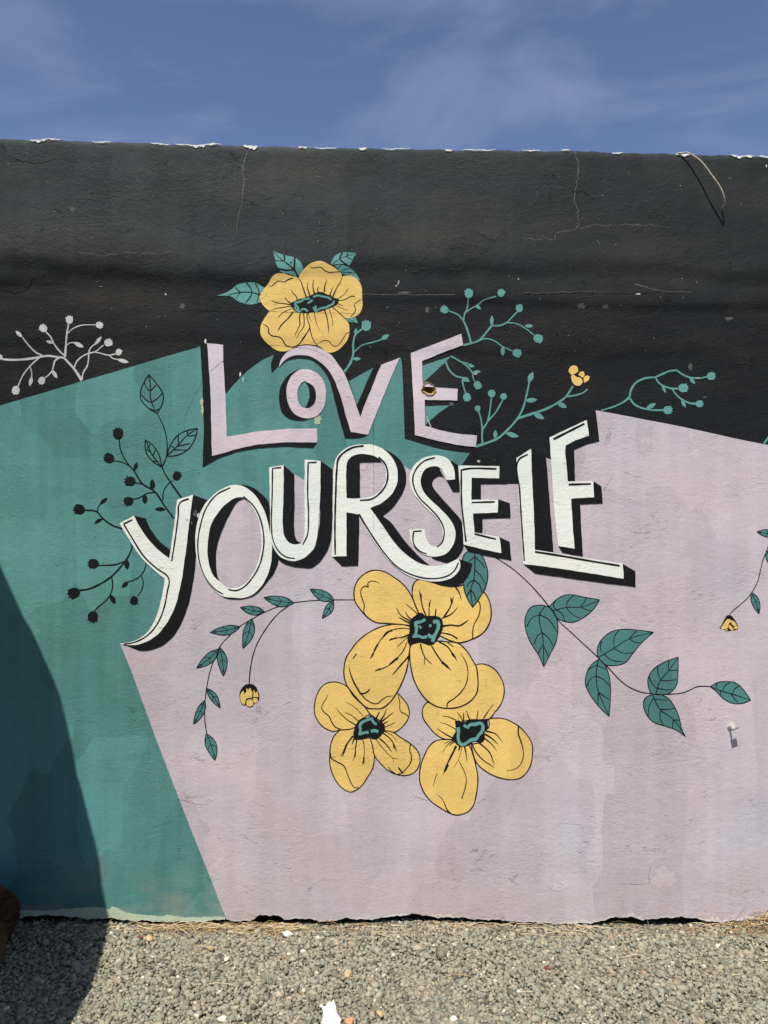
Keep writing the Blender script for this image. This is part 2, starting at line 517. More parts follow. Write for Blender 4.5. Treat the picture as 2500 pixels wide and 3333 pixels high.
def simple_mat(name, c1, c2, scale=20, rough=0.8, bump=0.3, bdist=0.004, stretch=(1, 1, 1), metal=0.0, spec=0.3):
    m, nt, N, L, b = new_mat(name)
    tc = N.new('ShaderNodeTexCoord'); mp = N.new('ShaderNodeMapping'); mp.inputs['Scale'].default_value = stretch
    L.new(tc.outputs['Object'], mp.inputs['Vector'])
    n = N.new('ShaderNodeTexNoise'); n.inputs['Scale'].default_value = scale; n.inputs['Detail'].default_value = 7; n.inputs['Roughness'].default_value = 0.65
    L.new(mp.outputs[0], n.inputs['Vector'])
    r = N.new('ShaderNodeMapRange'); r.inputs['From Min'].default_value = 0.3; r.inputs['From Max'].default_value = 0.7
    L.new(n.outputs['Fac'], r.inputs['Value'])
    mx = N.new('ShaderNodeMix'); mx.data_type = 'RGBA'; mx.inputs['A'].default_value = lin(c1); mx.inputs['B'].default_value = lin(c2)
    L.new(r.outputs[0], mx.inputs['Factor']); L.new(mx.outputs['Result'], b.inputs['Base Color'])
    bp = N.new('ShaderNodeBump'); bp.inputs['Strength'].default_value = bump; bp.inputs['Distance'].default_value = bdist
    L.new(n.outputs['Fac'], bp.inputs['Height']); L.new(bp.outputs[0], b.inputs['Normal'])
    b.inputs['Roughness'].default_value = rough; b.inputs['Metallic'].default_value = metal
    b.inputs['Specular IOR Level'].default_value = spec
    return m

def island_mat(name, stops, rough=0.85, nscale=160):
    m, nt, N, L, b = new_mat(name)
    geo = N.new('ShaderNodeNewGeometry')
    cr = N.new('ShaderNodeValToRGB')
    e = cr.color_ramp.elements
    while len(e) < len(stops): e.new(0.5)
    for el, (p, c) in zip(e, stops): el.position = p; el.color = lin(c)
    L.new(geo.outputs['Random Per Island'], cr.inputs['Fac'])
    n = N.new('ShaderNodeTexNoise'); n.inputs['Scale'].default_value = nscale; n.inputs['Detail'].default_value = 4
    L.new(geo.outputs['Position'], n.inputs['Vector'])
    mr = N.new('ShaderNodeMapRange'); mr.inputs['To Min'].default_value = 0.72; mr.inputs['To Max'].default_value = 1.28
    L.new(n.outputs['Fac'], mr.inputs['Value'])
    sc = N.new('ShaderNodeVectorMath'); sc.operation = 'SCALE'
    L.new(cr.outputs['Color'], sc.inputs[0]); L.new(mr.outputs[0], sc.inputs['Scale'])
    L.new(sc.outputs[0], b.inputs['Base Color'])
    bp = N.new('ShaderNodeBump'); bp.inputs['Strength'].default_value = 0.35; bp.inputs['Distance'].default_value = 0.002
    L.new(n.outputs['Fac'], bp.inputs['Height']); L.new(bp.outputs[0], b.inputs['Normal'])
    b.inputs['Roughness'].default_value = rough
    b.inputs['Specular IOR Level'].default_value = 0.25
    return m

# ---------------------------------------------------------------- ground
GZ = -0.022
def ground_mat():
    m, nt, N, L, b = new_mat('gravel_bed')
    geo = N.new('ShaderNodeNewGeometry')
    vo = N.new('ShaderNodeTexVoronoi'); vo.inputs['Scale'].default_value = 75
    L.new(geo.outputs['Position'], vo.inputs['Vector'])
    sp = N.new('ShaderNodeSeparateColor'); L.new(vo.outputs['Color'], sp.inputs[0])
    cr = N.new('ShaderNodeValToRGB'); cr.color_ramp.elements[0].color = lin((84, 80, 70)); cr.color_ramp.elements[1].color = lin((150, 145, 128))
    L.new(sp.outputs[0], cr.inputs['Fac']); L.new(cr.outputs['Color'], b.inputs['Base Color'])
    bp = N.new('ShaderNodeBump'); bp.invert = True; bp.inputs['Strength'].default_value = 0.9; bp.inputs['Distance'].default_value = 0.01
    L.new(vo.outputs['Distance'], bp.inputs['Height']); L.new(bp.outputs[0], b.inputs['Normal'])
    b.inputs['Roughness'].default_value = 0.9
    return m
g = mesh_obj('ground', [(-400, -400, GZ), (400, -400, GZ), (400, 400, GZ), (-400, 400, GZ)], [(0, 1, 2, 3)], ground_mat())
g['kind'] = 'structure'

def stones_mesh(name, n_dense, mat):
    """crushed stones as one sheet of real pebbles"""
    ph = (1 + 5 ** 0.5) / 2
    ico = np.array([(-1, ph, 0), (1, ph, 0), (-1, -ph, 0), (1, -ph, 0), (0, -1, ph), (0, 1, ph), (0, -1, -ph), (0, 1, -ph),
                    (ph, 0, -1), (ph, 0, 1), (-ph, 0, -1), (-ph, 0, 1)], float) / math.sqrt(1 + ph * ph)
    fc = np.array([(0, 11, 5), (0, 5, 1), (0, 1, 7), (0, 7, 10), (0, 10, 11), (1, 5, 9), (5, 11, 4), (11, 10, 2), (10, 7, 6), (7, 1, 8),
                   (3, 9, 4), (3, 4, 2), (3, 2, 6), (3, 6, 8), (3, 8, 9), (4, 9, 5), (2, 4, 11), (6, 2, 10), (8, 6, 7), (9, 8, 1)])
    def scatter(x0, x1, y0, y1, cell, jit):
        gx, gy = np.meshgrid(np.arange(x0, x1, cell), np.arange(y0, y1, cell))
        p = np.stack([gx.ravel(), gy.ravel()], 1)
        return p + rng.uniform(-jit, jit, p.shape) * cell
    base = scatter(-2.3, 2.3, -1.15, 0.035, 0.0098, 0.6)
    top = scatter(-2.3, 2.3, -1.15, -0.004, 0.0158, 0.65)
    far = np.concatenate([scatter(-4.4, -2.3, -2.2, 0.0, 0.026, 0.6), scatter(2.3, 4.4, -2.2, 0.0, 0.026, 0.6), scatter(-2.3, 2.3, -2.2, -1.15, 0.024, 0.6)])
    P, S, Zz = [], [], []
    for p, s0, zoff in ((base, 0.0062, 0.003), (top, 0.0071, 0.0060), (far, 0.0150, 0.004)):
        s = s0 * np.exp(rng.normal(0, 0.33, len(p)))
        P.append(p); S.append(s); Zz.append(GZ + zoff + rng.uniform(-0.003, 0.004, len(p)) + s * 0.2)
    P, S, Zz = np.concatenate(P), np.concatenate(S), np.concatenate(Zz)
    n = len(P)
    # gentle unevenness of the yard
    Zz = Zz + 0.006 * np.sin(P[:, 0] * 4.1 + 1) * np.cos(P[:, 1] * 5.3) + 0.004 * np.sin(P[:, 0] * 9.7 + P[:, 1] * 7)
    protos = np.stack([ico * rng.uniform(0.72, 1.22, (12, 1)) + rng.normal(0, 0.08, (12, 3)) for _ in range(60)])
    v = protos[rng.integers(0, 60, n)]
    v = v * np.stack([rng.uniform(0.85, 1.55, n), rng.uniform(0.75, 1.1, n), rng.uniform(0.5, 0.85, n)], 1)[:, None, :] * S[:, None, None]
    a, tl = rng.uniform(0, 6.283, n), rng.normal(0, 0.35, n)
    ct, st = np.cos(tl)[:, None], np.sin(tl)[:, None]
    x, z = v[:, :, 0] * ct - v[:, :, 2] * st, v[:, :, 0] * st + v[:, :, 2] * ct
    ca, sa = np.cos(a)[:, None], np.sin(a)[:, None]
    V = np.stack([x * ca - v[:, :, 1] * sa + P[:, :1], x * sa + v[:, :, 1] * ca + P[:, 1:], z + Zz[:, None]], 2).reshape(-1, 3)
    Fm = (fc[None] + (np.arange(n) * 12)[:, None, None]).reshape(-1, 3)
    me = bpy.data.meshes.new(name)
    me.vertices.add(len(V)); me.vertices.foreach_set('co', V.astype(np.float32).ravel())
    me.loops.add(len(Fm) * 3); me.loops.foreach_set('vertex_index', Fm.astype(np.int32).ravel())
    me.polygons.add(len(Fm)); me.polygons.foreach_set('loop_start', np.arange(0, len(Fm) * 3, 3, dtype=np.int32))
    me.polygons.foreach_set('loop_total', np.full(len(Fm), 3, np.int32))
    me.materials.append(mat)
    me.update(calc_edges=True)
    o = bpy.data.objects.new(name, me); col.objects.link(o)
    print('stones', n, 'tris', len(Fm))
    return o
gr = stones_mesh('gravel', 0, island_mat('crushed_stone', [(0.0, (86, 83, 72)), (0.10, (122, 117, 100)), (0.4, (148, 142, 122)), (0.62, (162, 158, 136)),
                 (0.78, (138, 139, 126)), (0.93, (176, 168, 142)), (0.975, (158, 138, 112)), (1.0, (228, 222, 202))]))
gr['kind'] = 'stuff'; gr['label'] = 'loose grey crushed stone gravel covering the yard below the wall'; gr['category'] = 'gravel'

# ---------------------------------------------------------------- the wall
wall = empty('mural_wall', (0, 0, 0), None, 'long plastered wall painted black, teal and pink with LOVE YOURSELF lettering and flowers', 'wall')
_top = np.array([(-2400, 400), (0, 448), (125, 456), (150, 453), (330, 460), (500, 465), (660, 473), (690, 468), (820, 474), (1000, 479), (1250, 484),
                 (1500, 487), (1700, 489), (1870, 491), (2020, 496), (2230, 501), (2380, 505), (2400, 509), (2430, 506), (2500, 509), (4900, 560)], float)
_bot = np.array([(-2400, 2985), (0, 2992), (74, 2990), (118, 2985), (166, 2980), (196, 2986), (262, 2991), (300, 2994), (359, 2993), (434, 2999), (506, 3003),
                 (641, 3004), (694, 2998), (735, 2998), (748, 3001), (816, 2999), (840, 2984), (902, 2981), (927, 2994), (1000, 2994), (1066, 3003), (1134, 2992),
                 (1230, 2995), (1259, 2987), (1341, 2978), (1414, 2987), (1500, 2991), (1700, 3004), (1869, 3011), (1931, 3006), (1989, 2992), (2062, 2986),
                 (2095, 2998), (2148, 2992), (2206, 2986), (2279, 2997), (2351, 3006), (2423, 2997), (2500, 2987), (4900, 2995)], float)
def prof(x, tab, amp, f):
    u = np.asarray(x, float) / K + CX
    v = np.interp(u, tab[:, 0], tab[:, 1])
    n = np.sin(u * f + 1) * 0.5 + np.sin(u * f * 2.3 + 2) * 0.35 + np.sin(u * f * 5.1) * 0.25 + np.sin(u * f * 0.43) * 0.5
    return CAM_Z - (v + amp * n - CY) * K
def z_top(x): return prof(x, _top, 2.2, 0.060)
def z_bot(x): return prof(x, _bot, 3.0, 0.115) + 0.0035

gs = 0.013
HOLE = wob(catmull(pts_of('HL', '450,860 440,790 490,690 530,590 590,510 680,470 760,470 800,490 880,540 980,600 1040,680 1070,780 1070,850 1030,940 970,1020 860,1050 740,1040 620,1000 530,940'), True, 0.004), 0.001, 300)
xs = np.concatenate([np.arange(-4.5, -1.82, 0.05), np.arange(-1.82, 1.82, gs), np.arange(1.82, 4.55, 0.05)])
NR = 236
vv = np.linspace(0, 1, NR)
GX = np.repeat(xs[None], NR, 0)
ZB, ZT = z_bot(xs), z_top(xs)
GZg = ZB[None] + (ZT - ZB)[None] * vv[:, None]
GY = -relief(GX, GZg)
# coping edge and foot are rounded off a little
GY += 0.006 * np.exp(-(ZT[None] - GZg) / 0.012) + 0.004 * np.exp(-(GZg - ZB[None]) / 0.012)
nc = len(xs)
V = np.stack([GX, GY, GZg], 2).reshape(-1, 3)
Fq = []
hc = HOLE.mean(0)
i0, i1 = np.searchsorted(xs, hc[0] - 0.06), np.searchsorted(xs, hc[0] + 0.06)
zc = GZg[:, (i0 + i1) // 2]
j0, j1 = np.searchsorted(zc, hc[1] - 0.06), np.searchsorted(zc, hc[1] + 0.06)
for j in range(NR - 1):
    for i in range(nc - 1):
        if i0 <= i < i1 and j0 <= j < j1: continue
        Fq.append((j * nc + i, j * nc + i + 1, (j + 1) * nc + i + 1, (j + 1) * nc + i))
V = list(map(tuple, V))
rim = [j0 * nc + i for i in range(i0, i1)] + [j * nc + i1 for j in range(j0, j1)] + [j1 * nc + i for i in range(i1, i0, -1)] + [j * nc + i0 for j in range(j1, j0, -1)]
rl = np.array([(V[k][0], V[k][2]) for k in rim])
pv, pf = fill([rl, HOLE], 0.013)
b0 = len(V)
py = -relief(pv[:, 0], pv[:, 1])
V += [(pv[i, 0], py[i], pv[i, 1]) for i in range(len(pv))]
for f in pf:
    a, b, c = pv[f[0]], pv[f[1]], pv[f[2]]
    s = (b[0] - a[0]) * (c[1] - a[1]) - (b[1] - a[1]) * (c[0] - a[0])
    Fq.append(tuple(int(b0 + k) for k in (f if s > 0 else f[::-1])))
def add_row(y, z, frm, flip):
    b = len(V)
    V.extend([(float(x), float(yy), float(zz)) for x, yy, zz in zip(xs, y, z)])
    for i in range(nc - 1):
        q = (frm + i, frm + i + 1, b + i + 1, b + i)
        Fq.append(q if not flip else q[::-1])
    return b
t1 = add_row(np.full(nc, 0.03), ZT + 0.004, (NR - 1) * nc, False)
t2 = add_row(np.full(nc, 0.24), ZT - 0.004, t1, False)
add_row(np.full(nc, 0.24), np.full(nc, -0.3), t2, False)
add_row(np.full(nc, 0.045), ZB + 0.004, 0, True)
plaster = mesh_obj('plaster', V, Fq, M['wall'], wall, True, 'weathered black painted plaster face of the wall')
M['earth'] = simple_mat('damp_earth', (30, 22, 16), (70, 54, 40), 30, 0.95, 0.6)
def box(name, x0, x1, y0, y1, z0, z1, mat, parent):
    v = [(x, y, z) for x in (x0, x1) for y in (y0, y1) for z in (z0, z1)]
    f = [(0, 1, 3, 2), (4, 6, 7, 5), (0, 4, 5, 1), (2, 3, 7, 6), (0, 2, 6, 4), (1, 5, 7, 3)]
    return mesh_obj(name, v, f, mat, parent)
box('footing', -4.48, 4.48, 0.046, 0.235, -0.3, 0.10, M['earth'], wall)

# broken hole with crumbling filler
M['foam'] = simple_mat('crumbling_filler', (120, 92, 40), (232, 200, 120), 150, 0.9, 0.9, 0.004)
n = len(HOLE); rings = []
hy = -relief(HOLE[:, 0], HOLE[:, 1])
r_h = np.random.default_rng(5)
for q, (sc, dy) in enumerate(((1.06, -0.0042), (0.99, -0.0075), (0.84, 0.002), (0.66, 0.016), (0.48, 0.030), (0.25, 0.042), (0.02, 0.044))):
    c = hc + np.array((0.002, 0.004)) * q / 4
    p = c + (HOLE - hc) * sc + r_h.normal(0, 0.0016 if 0 < q < 6 else 0.0004, HOLE.shape)
    rings.append([(p[i, 0], hy[i] + dy + r_h.normal(0, 0.0018) * (q > 1), p[i, 1]) for i in range(n)])
hv = [p for r in rings for p in r]
hf = [(q * n + i, q * n + (i + 1) % n, (q + 1) * n + (i + 1) % n, (q + 1) * n + i) for q in range(6) for i in range(n)]
mesh_obj('hole', hv, hf, M['foam'], wall, False, 'ragged hole with crumbling yellow filler inside the pink letter E')

# ---------------------------------------------------------------- background fields of the mural
def bottom_run(u0, u1, step=9):
    u = np.arange(u0, u1, step if u1 > u0 else -step)
    x = (u - CX) * K
    return np.stack([x, z_bot(x) + 0.0008], 1)
edge_low = '390,2093 427,2182 465,2286 504,2394 545,2500 593,2625 636,2736 685,2857 714,2934 735,2985'
seam = ('405,2094 450,2084 498,2050 530,2000 555,1940 574,1880 590,1830 604,1780 632,1730 650,1695 672,1640 720,1592 790,1590 850,1625 872,1690 900,1600 925,1545 958,1543 992,1563 1015,1570 1060,1545 1090,1545 1120,1480 '
        '1220,1462 1300,1500 1315,1517 1340,1532 1362,1545 1385,1512 1420,1490 1470,1510')
lowp = sub(pts_of('X', edge_low), False, 0.012)
seamp = sub(pts_of('X', seam), False, 0.012)
def AB(s, fr): return pts_of(fr, s)
teal_top = np.concatenate([pts_of('X', '-2400,2027 0,1320 651,1128 690,1290'),
    catmull(AB('275,1215 330,1150 420,1060 520,985 605,942', 'A'), False), catmull(AB('605,942 586,1005 590,1070', 'A'), False),
    AB('640,1020 700,915 760,910 850,905 960,960 1040,1050 1090,1100 1112,1122 1275,1030 1165,1283 1200,1340 1400,1010 1458,962 1466,962', 'A'),
    AB('217,757 225,800 232,950 240,1200 243,1303', 'B'), catmull(AB('243,1303 330,1330 480,1372 600,1392 683,1400', 'B'), False), AB('625,1487', 'B')])
strip_top = pts_of('X', '-2400,2955 -60,2963 72,2963 169,2963 217,2958 309,2951 340,2956 357,2958 364,2951 386,2956 410,2970 458,2977 530,2982 545,2977 603,2985 694,2983 734,2983')
st = sub(strip_top, False, 0.006)
st[:, 1] += 0.0016 * np.sin(st[:, 0] * 210) * np.sin(st[:, 0] * 87 + 1) + 0.001 * np.sin(st[:, 0] * 530)
cut = sub(teal_top, False, 0.012)
teal_loop = np.concatenate([cut, seamp[::-1], lowp[:-1], st[::-1]])
sheet('teal_field', [teal_loop], M['teal'], 1, wall, 'teal background field at the lower left of the mural')
sheet('bare_strip', [np.concatenate([st + (0, 0.003), bottom_run(733, -2400)])], M['strip'], 0.6, wall, 'pale green unpainted strip along the foot of the wall')
pink_top = np.concatenate([pts_of('X', '1470,1510 1490,1560 1512,1580 1560,1576 1690,1576 1740,1560 1762,1500 1777,1490 1792,1496 1815,1500 1850,1455 1868,1465'),
    catmull(pts_of('X', '1868,1465 1906,1448 1951,1436'), False), pts_of('X', '1946,1390 1939,1335'),
    catmull(pts_of('J', '108,512 300,548 560,598 830,650 1120,712 1400,775 1659,825'), False)[1:], pts_of('X', '4850,1990')])
pink_loop = np.concatenate([lowp[::-1], seamp, sub(pink_top, False, 0.012)[1:], bottom_run(4850, 736)])
sheet('pink_field', [pink_loop], M['pink'], 1, wall, 'pale pink background field covering the right of the mural')
e1 = empty('teal_corner', (0, 0, 0), wall, 'small teal triangles between the arms of the pink letter E')
poly('triangle', 'B', '362,808 545,750 560,743 500,802 430,868 366,926', M['teal'], 1, e1, False)
poly('triangle', 'B', '377,1083 545,1078 470,1132 420,1175 378,1216', M['teal'], 1, e1, False)

# ---------------------------------------------------------------- lettering
def letter(label, fr, face, shadows, lines, mat, smooth=False, face_holes=(), corner=40, pierced=False):
    if pierced:      # the wall is broken through here
        o = sheet('painted_letter', [wob(sub(pts_of(fr, face))), HOLE], mat, 5, wall, label)
    else:
        o = poly('painted_letter', fr, face, mat, 5, wall, smooth, label, face_holes, corner)
    for k, s in enumerate(shadows):
        f2, pts, sm = (s + (smooth,))[:3] if len(s) < 3 else s[:3]
        hs = s[3] if len(s) > 3 else ()
        poly('letter_shadow', f2, pts, M['ink'], 4 + 0.12 * k, o, sm, None, hs, corner)
    if lines:
        for f2, items in lines:
            strokes('inline_stroke', f2, [(p, w, w * 0.85, False) for p, w in items], M['ink'], 6, o)
    return o
PK, WH = M['pinkletter'], M['white']
letter('pale pink letter L starting the word LOVE', 'A',
       '155,865 262,877 265,1000 278,1215 288,1497 500,1460 700,1443 897,1440 897,1535 700,1533 500,1548 350,1580 250,1610 188,1625 185,1500 178,1200 165,1000',
       [('A', '107,880 160,862 190,1400 250,1560 880,1530 897,1538 865,1573 700,1562 500,1573 350,1600 230,1642 124,1702 133,1440 124,1160 115,1000', False)], None, PK)
letter('small round pale pink letter O inside the word LOVE', 'A',
       '820,1040 900,1070 945,1135 957,1220 935,1310 885,1360 825,1372 755,1350 705,1280 690,1190 710,1110 760,1055',
       [('A', '820,1040 750,1050 690,1095 648,1170 640,1250 655,1320 700,1370 760,1387 815,1385 850,1370 900,1250 880,1120', True,
         ('815,1120 837,1160 846,1210 838,1260 817,1303 785,1285 765,1240 765,1190 785,1140',))], None, PK, True,
       ('815,1120 865,1150 890,1210 880,1270 850,1302 820,1305 785,1285 765,1240 765,1190 785,1140',))
letter('pale pink letter V with a long curled arm over the small O', 'A',
       '638,1030 655,975 690,930 740,900 800,882 870,885 930,905 985,940 1030,995 1075,1060 1110,1140 1150,1250 1188,1365 1215,1290 1260,1180 1300,1080 1330,1010 1455,962 1390,1110 1330,1260 1280,1380 1242,1483 1125,1465 1090,1350 1060,1240 1020,1130 975,1050 920,995 850,955 780,945 720,955 675,985',
       [('A', '636,1033 655,990 700,955 780,940 870,960 950,1020 1020,1120 1070,1260 1125,1460 1242,1480 1232,1487 1170,1506 1085,1507 1060,1420 1035,1330 1010,1230 990,1150 965,1090 925,1030 870,985 810,968 740,970 690,985 660,1010', True),
        ('A', '1105,1110 1112,1122 1165,1283 1275,1030 1332,1008 1190,1368 1150,1260', False)], None, PK, True)
letter('pale pink letter E with a hole in it ending the word LOVE', 'B',
       '285,725 625,597 637,673 500,722 360,778 363,900 370,950 447,955 602,967 597,1045 378,1040 380,1215 480,1245 600,1270 732,1280 722,1358 600,1345 450,1313 313,1278 300,1000',
       [], None, PK, pierced=True)
letter('tall white letter Y with a hooked tail starting YOURSELF', 'I',
       '808,8 905,-45 935,13 985,93 1055,173 1143,245 1153,183 1167,83 1185,-37 1197,-152 1305,-187 1290,-77 1275,43 1260,163 1242,290 1225,400 1195,530 1165,610 1120,690 1060,760 1000,800 930,825 870,828 812,818 890,805 950,780 1010,725 1055,640 1085,540 1105,440 1113,380 1050,330 990,275 930,205 870,110',
       [('I', '905,-45 985,-27 1015,43 1065,113 1148,188 1143,250 1055,180 985,100 930,10', True),
        ('I', '1305,-187 1405,-147 1380,-77 1350,23 1330,113 1325,213 1318,300 1300,430 1265,580 1215,700 1160,780 1090,835 1010,862 950,866 890,845 838,822 930,820 1050,760 1150,620 1225,390 1260,160', True)],
       [('I', [('895,-17 837,11 885,93 975,233 1055,308 1140,378 1130,470 1105,590 1060,690 1000,760 920,805 840,822', 9), ('1277,-159 1218,-132 1205,-37 1190,73 1160,262', 9)])], WH, True)
letter('white oval letter O second in YOURSELF', 'C',
       '1170,783 1250,805 1320,870 1370,960 1405,1080 1422,1200 1415,1310 1380,1420 1310,1510 1240,1545 1160,1545 1080,1530 1000,1460 950,1380 918,1290 905,1180 915,1060 950,950 1000,880 1080,815',
       [('C', '1180,783 1260,790 1340,835 1395,895 1420,1000 1450,1150 1465,1290 1440,1370 1390,1440 1310,1525 1240,1553 1170,1558 1110,1548 1075,1530 1300,1450 1400,1250 1380,1000 1300,850', True),
        ('C', '1240,875 1190,898 1150,960 1100,1060 1065,1150 1045,1250 1045,1330 1055,1400 1072,1440 1020,1400 975,1300 975,1150 1010,1040 1070,940 1150,870', True)],
       [('C', [('1140,803 1050,850 980,940 940,1060 922,1180 935,1310 980,1420 1040,1490 1092,1520', 8), ('1230,863 1300,930 1345,1020 1368,1150 1362,1230 1340,1320 1290,1410 1230,1475 1180,1497 1128,1490', 9)])],
       WH, True, ('1190,868 1120,905 1060,970 1010,1060 990,1170 988,1250 1000,1330 1030,1400 1070,1437 1120,1475 1170,1480 1230,1458 1285,1395 1325,1310 1348,1220 1350,1120 1330,1020 1290,940 1230,868',))
letter('white letter U third in YOURSELF', 'D',
       '182,405 293,388 292,600 287,850 297,930 330,980 380,1000 430,990 448,950 455,850 453,650 455,500 455,345 577,355 575,600 560,850 550,950 525,1030 470,1090 400,1125 340,1125 270,1095 220,1035 197,960 190,800 185,600',
       [('D', '293,388 375,462 377,700 378,920 395,970 432,990 380,1005 320,990 280,900 285,600', True),
        ('D', '577,355 672,425 668,700 664,900 645,1010 600,1100 560,1145 510,1180 460,1182 380,1175 300,1150 245,1105 215,1040 230,1040 340,1110 480,1080 560,900 570,600', True)],
       [('D', [('275,407 208,413 205,600 200,850 210,960 250,1045 310,1095 380,1108', 9), ('548,367 482,370 478,600 485,780 475,930 440,1002', 10)])], WH, True)
letter('white letter R with a long swept leg fourth in YOURSELF', 'D',
       '665,1095 672,800 675,500 680,400 700,330 750,275 820,240 900,228 980,232 1060,265 1120,320 1160,390 1173,470 1160,550 1110,630 1040,685 960,720 1010,790 1080,890 1150,990 1240,1080 1330,1140 1420,1165 1500,1160 1560,1145 1640,1108 1655,1150 1645,1200 1600,1250 1540,1275 1450,1285 1380,1278 1280,1250 1190,1200 1120,1140 1050,1060 990,980 930,880 875,768 777,752 777,1090',
       [('D', '1060,262 1120,290 1180,340 1225,410 1238,490 1220,580 1170,670 1110,740 1055,780 1120,830 1180,910 1250,1000 1330,1085 1422,1165 1300,1120 1150,985 960,715 1100,600 1140,450 1100,320', True),
        ('D', '770,750 875,768 875,900 868,1165 740,1168 668,1093 777,1088', False),
        ('D', '770,650 882,640 880,370 1048,365 1000,320 900,296 815,312 770,360', False),
        ('E', '215,1228 327,1268 312,1330 262,1405 180,1447 100,1438 0,1405 -60,1392 80,1380 180,1330 225,1265', True)],
       [('D', [('910,240 830,252 760,290 715,340 703,420 695,600 688,850 690,1078', 13), ('1025,328 1075,380 1095,450 1085,530 1040,600 970,650 880,660', 12), ('875,765 930,860 1000,970 1080,1080 1160,1165 1250,1220 1370,1258 1470,1262 1560,1240 1610,1200 1640,1140', 10)])],
       WH, True, ('778,645 778,400 790,350 830,315 890,302 960,310 1020,335 1065,390 1082,450 1074,520 1035,585 978,625 920,640 885,645',))
letter('white curved letter S fifth in YOURSELF', 'D',
       '1615,498 1548,503 1535,470 1510,420 1470,398 1430,400 1385,420 1355,470 1350,530 1370,590 1420,650 1500,725 1570,800 1610,870 1617,940 1600,1000 1560,1060 1500,1090 1430,1092 1360,1070 1310,1030 1275,975 1265,920 1262,880 1380,880 1385,920 1400,970 1430,1005 1475,1020 1503,990 1520,940 1515,885 1480,810 1415,740 1342,668 1288,595 1265,520 1268,450 1300,390 1350,345 1420,318 1490,315 1550,335 1595,390 1612,450',
       [('E', '120,620 60,515 0,510 -60,560 -72,650 0,790 120,900 190,1010 170,1120 100,1200 10,1210 20,1225 90,1252 148,1265 210,1220 255,1150 257,1080 247,950 160,840 80,750 25,680 18,640 35,610 70,592 105,600', True),
        ('E', '125,622 190,612 150,480 165,475 240,520 228,716 175,714', False)],
       [('D', [('1460,330 1380,355 1320,410 1290,480 1295,550 1340,640 1420,720 1490,800 1528,880 1528,940 1510,990 1475,1020', 10), ('1357,895 1295,900 1290,970 1310,1020 1350,1055 1395,1073', 10)])], WH, True)
letter('white letter E sixth in YOURSELF', 'E',
       '218,510 533,515 533,610 320,603 318,775 525,772 522,872 330,880 342,1025 535,1062 550,1185 400,1155 258,1118 245,900 230,700',
       [('E', '310,600 533,608 600,652 392,655 392,774 310,777', False), ('E', '524,770 615,800 620,915 405,920 402,1030 338,1022 325,875 522,868', False),
        ('E', '533,1060 612,1097 628,1242 500,1220 300,1180 255,1115 400,1150 550,1180', False)],
       [('E', [('512,536 300,534 240,545 243,800 262,980 277,1098', 12), ('497,790 320,795', 12), ('342,1037 507,1078', 12)])], WH)
letter('white letter L seventh in YOURSELF', 'E',
       '663,455 777,380 785,600 798,850 808,1160 1000,1190 1200,1222 1485,1265 1492,1383 1200,1335 900,1290 717,1270 700,1000 680,700',
       [('E', '775,380 895,455 915,700 950,1177 804,1163 790,850 780,600', False), ('E', '717,1267 808,1343 1000,1370 1300,1412 1585,1447 1582,1327 1485,1266 1485,1375 1200,1330 900,1285', False)],
       [('E', [('752,424 680,470 690,700 708,1000 726,1245', 11), ('808,1175 1000,1205 1200,1240 1462,1283', 14)])], WH)
letter('white letter F with raised top arm ending YOURSELF', 'E',
       '920,295 1208,158 1225,280 1120,315 1045,355 1040,400 1062,633 1257,630 1265,755 1087,765 1100,1000 1113,1150 985,1130 960,900 940,600',
       [('E', '1205,158 1275,92 1306,322 1200,350 1110,390 1118,637 1055,640 1030,400 1040,350 1218,280', False),
        ('E', '1255,629 1322,672 1332,802 1157,810 1165,1000 1178,1212 1020,1182 984,1126 1108,1145 1080,762 1260,752', False)],
       [('E', [('950,308 1190,187', 16), ('1068,657 1240,652', 14)])], WH)

# ---------------------------------------------------------------- flowers
def flower(label, fr, petals, centre, squig, lines, ow, base, seams=()):
    e = empty('painted_flower', (0, 0, 0), wall, label)
    for i, p in enumerate(petals):
        poly('petal', fr, p, M['yellow'], base + 0.14 * i, e, True, None, (), 60)
    if ow:
        its = []
        for p in petals:
            q = p.split(); its.append((' '.join(q + q[:1]), ow, ow, False))
        for j, it in enumerate(its): strokes('petal_outline', fr, [it], M['ink'], base + 0.14 * (j + 1) - 0.04, e)
    strokes('petal_lines', fr, lines, M['ink'], base + 0.78, e)
    poly('flower_centre', fr, centre, M['ink'], base + 0.72, e, True, None, (), 60)
    strokes('centre_marking', fr, [(p, w, w, False) for p, w in squig], M['sprig'], base + 1.1, e)
    return e

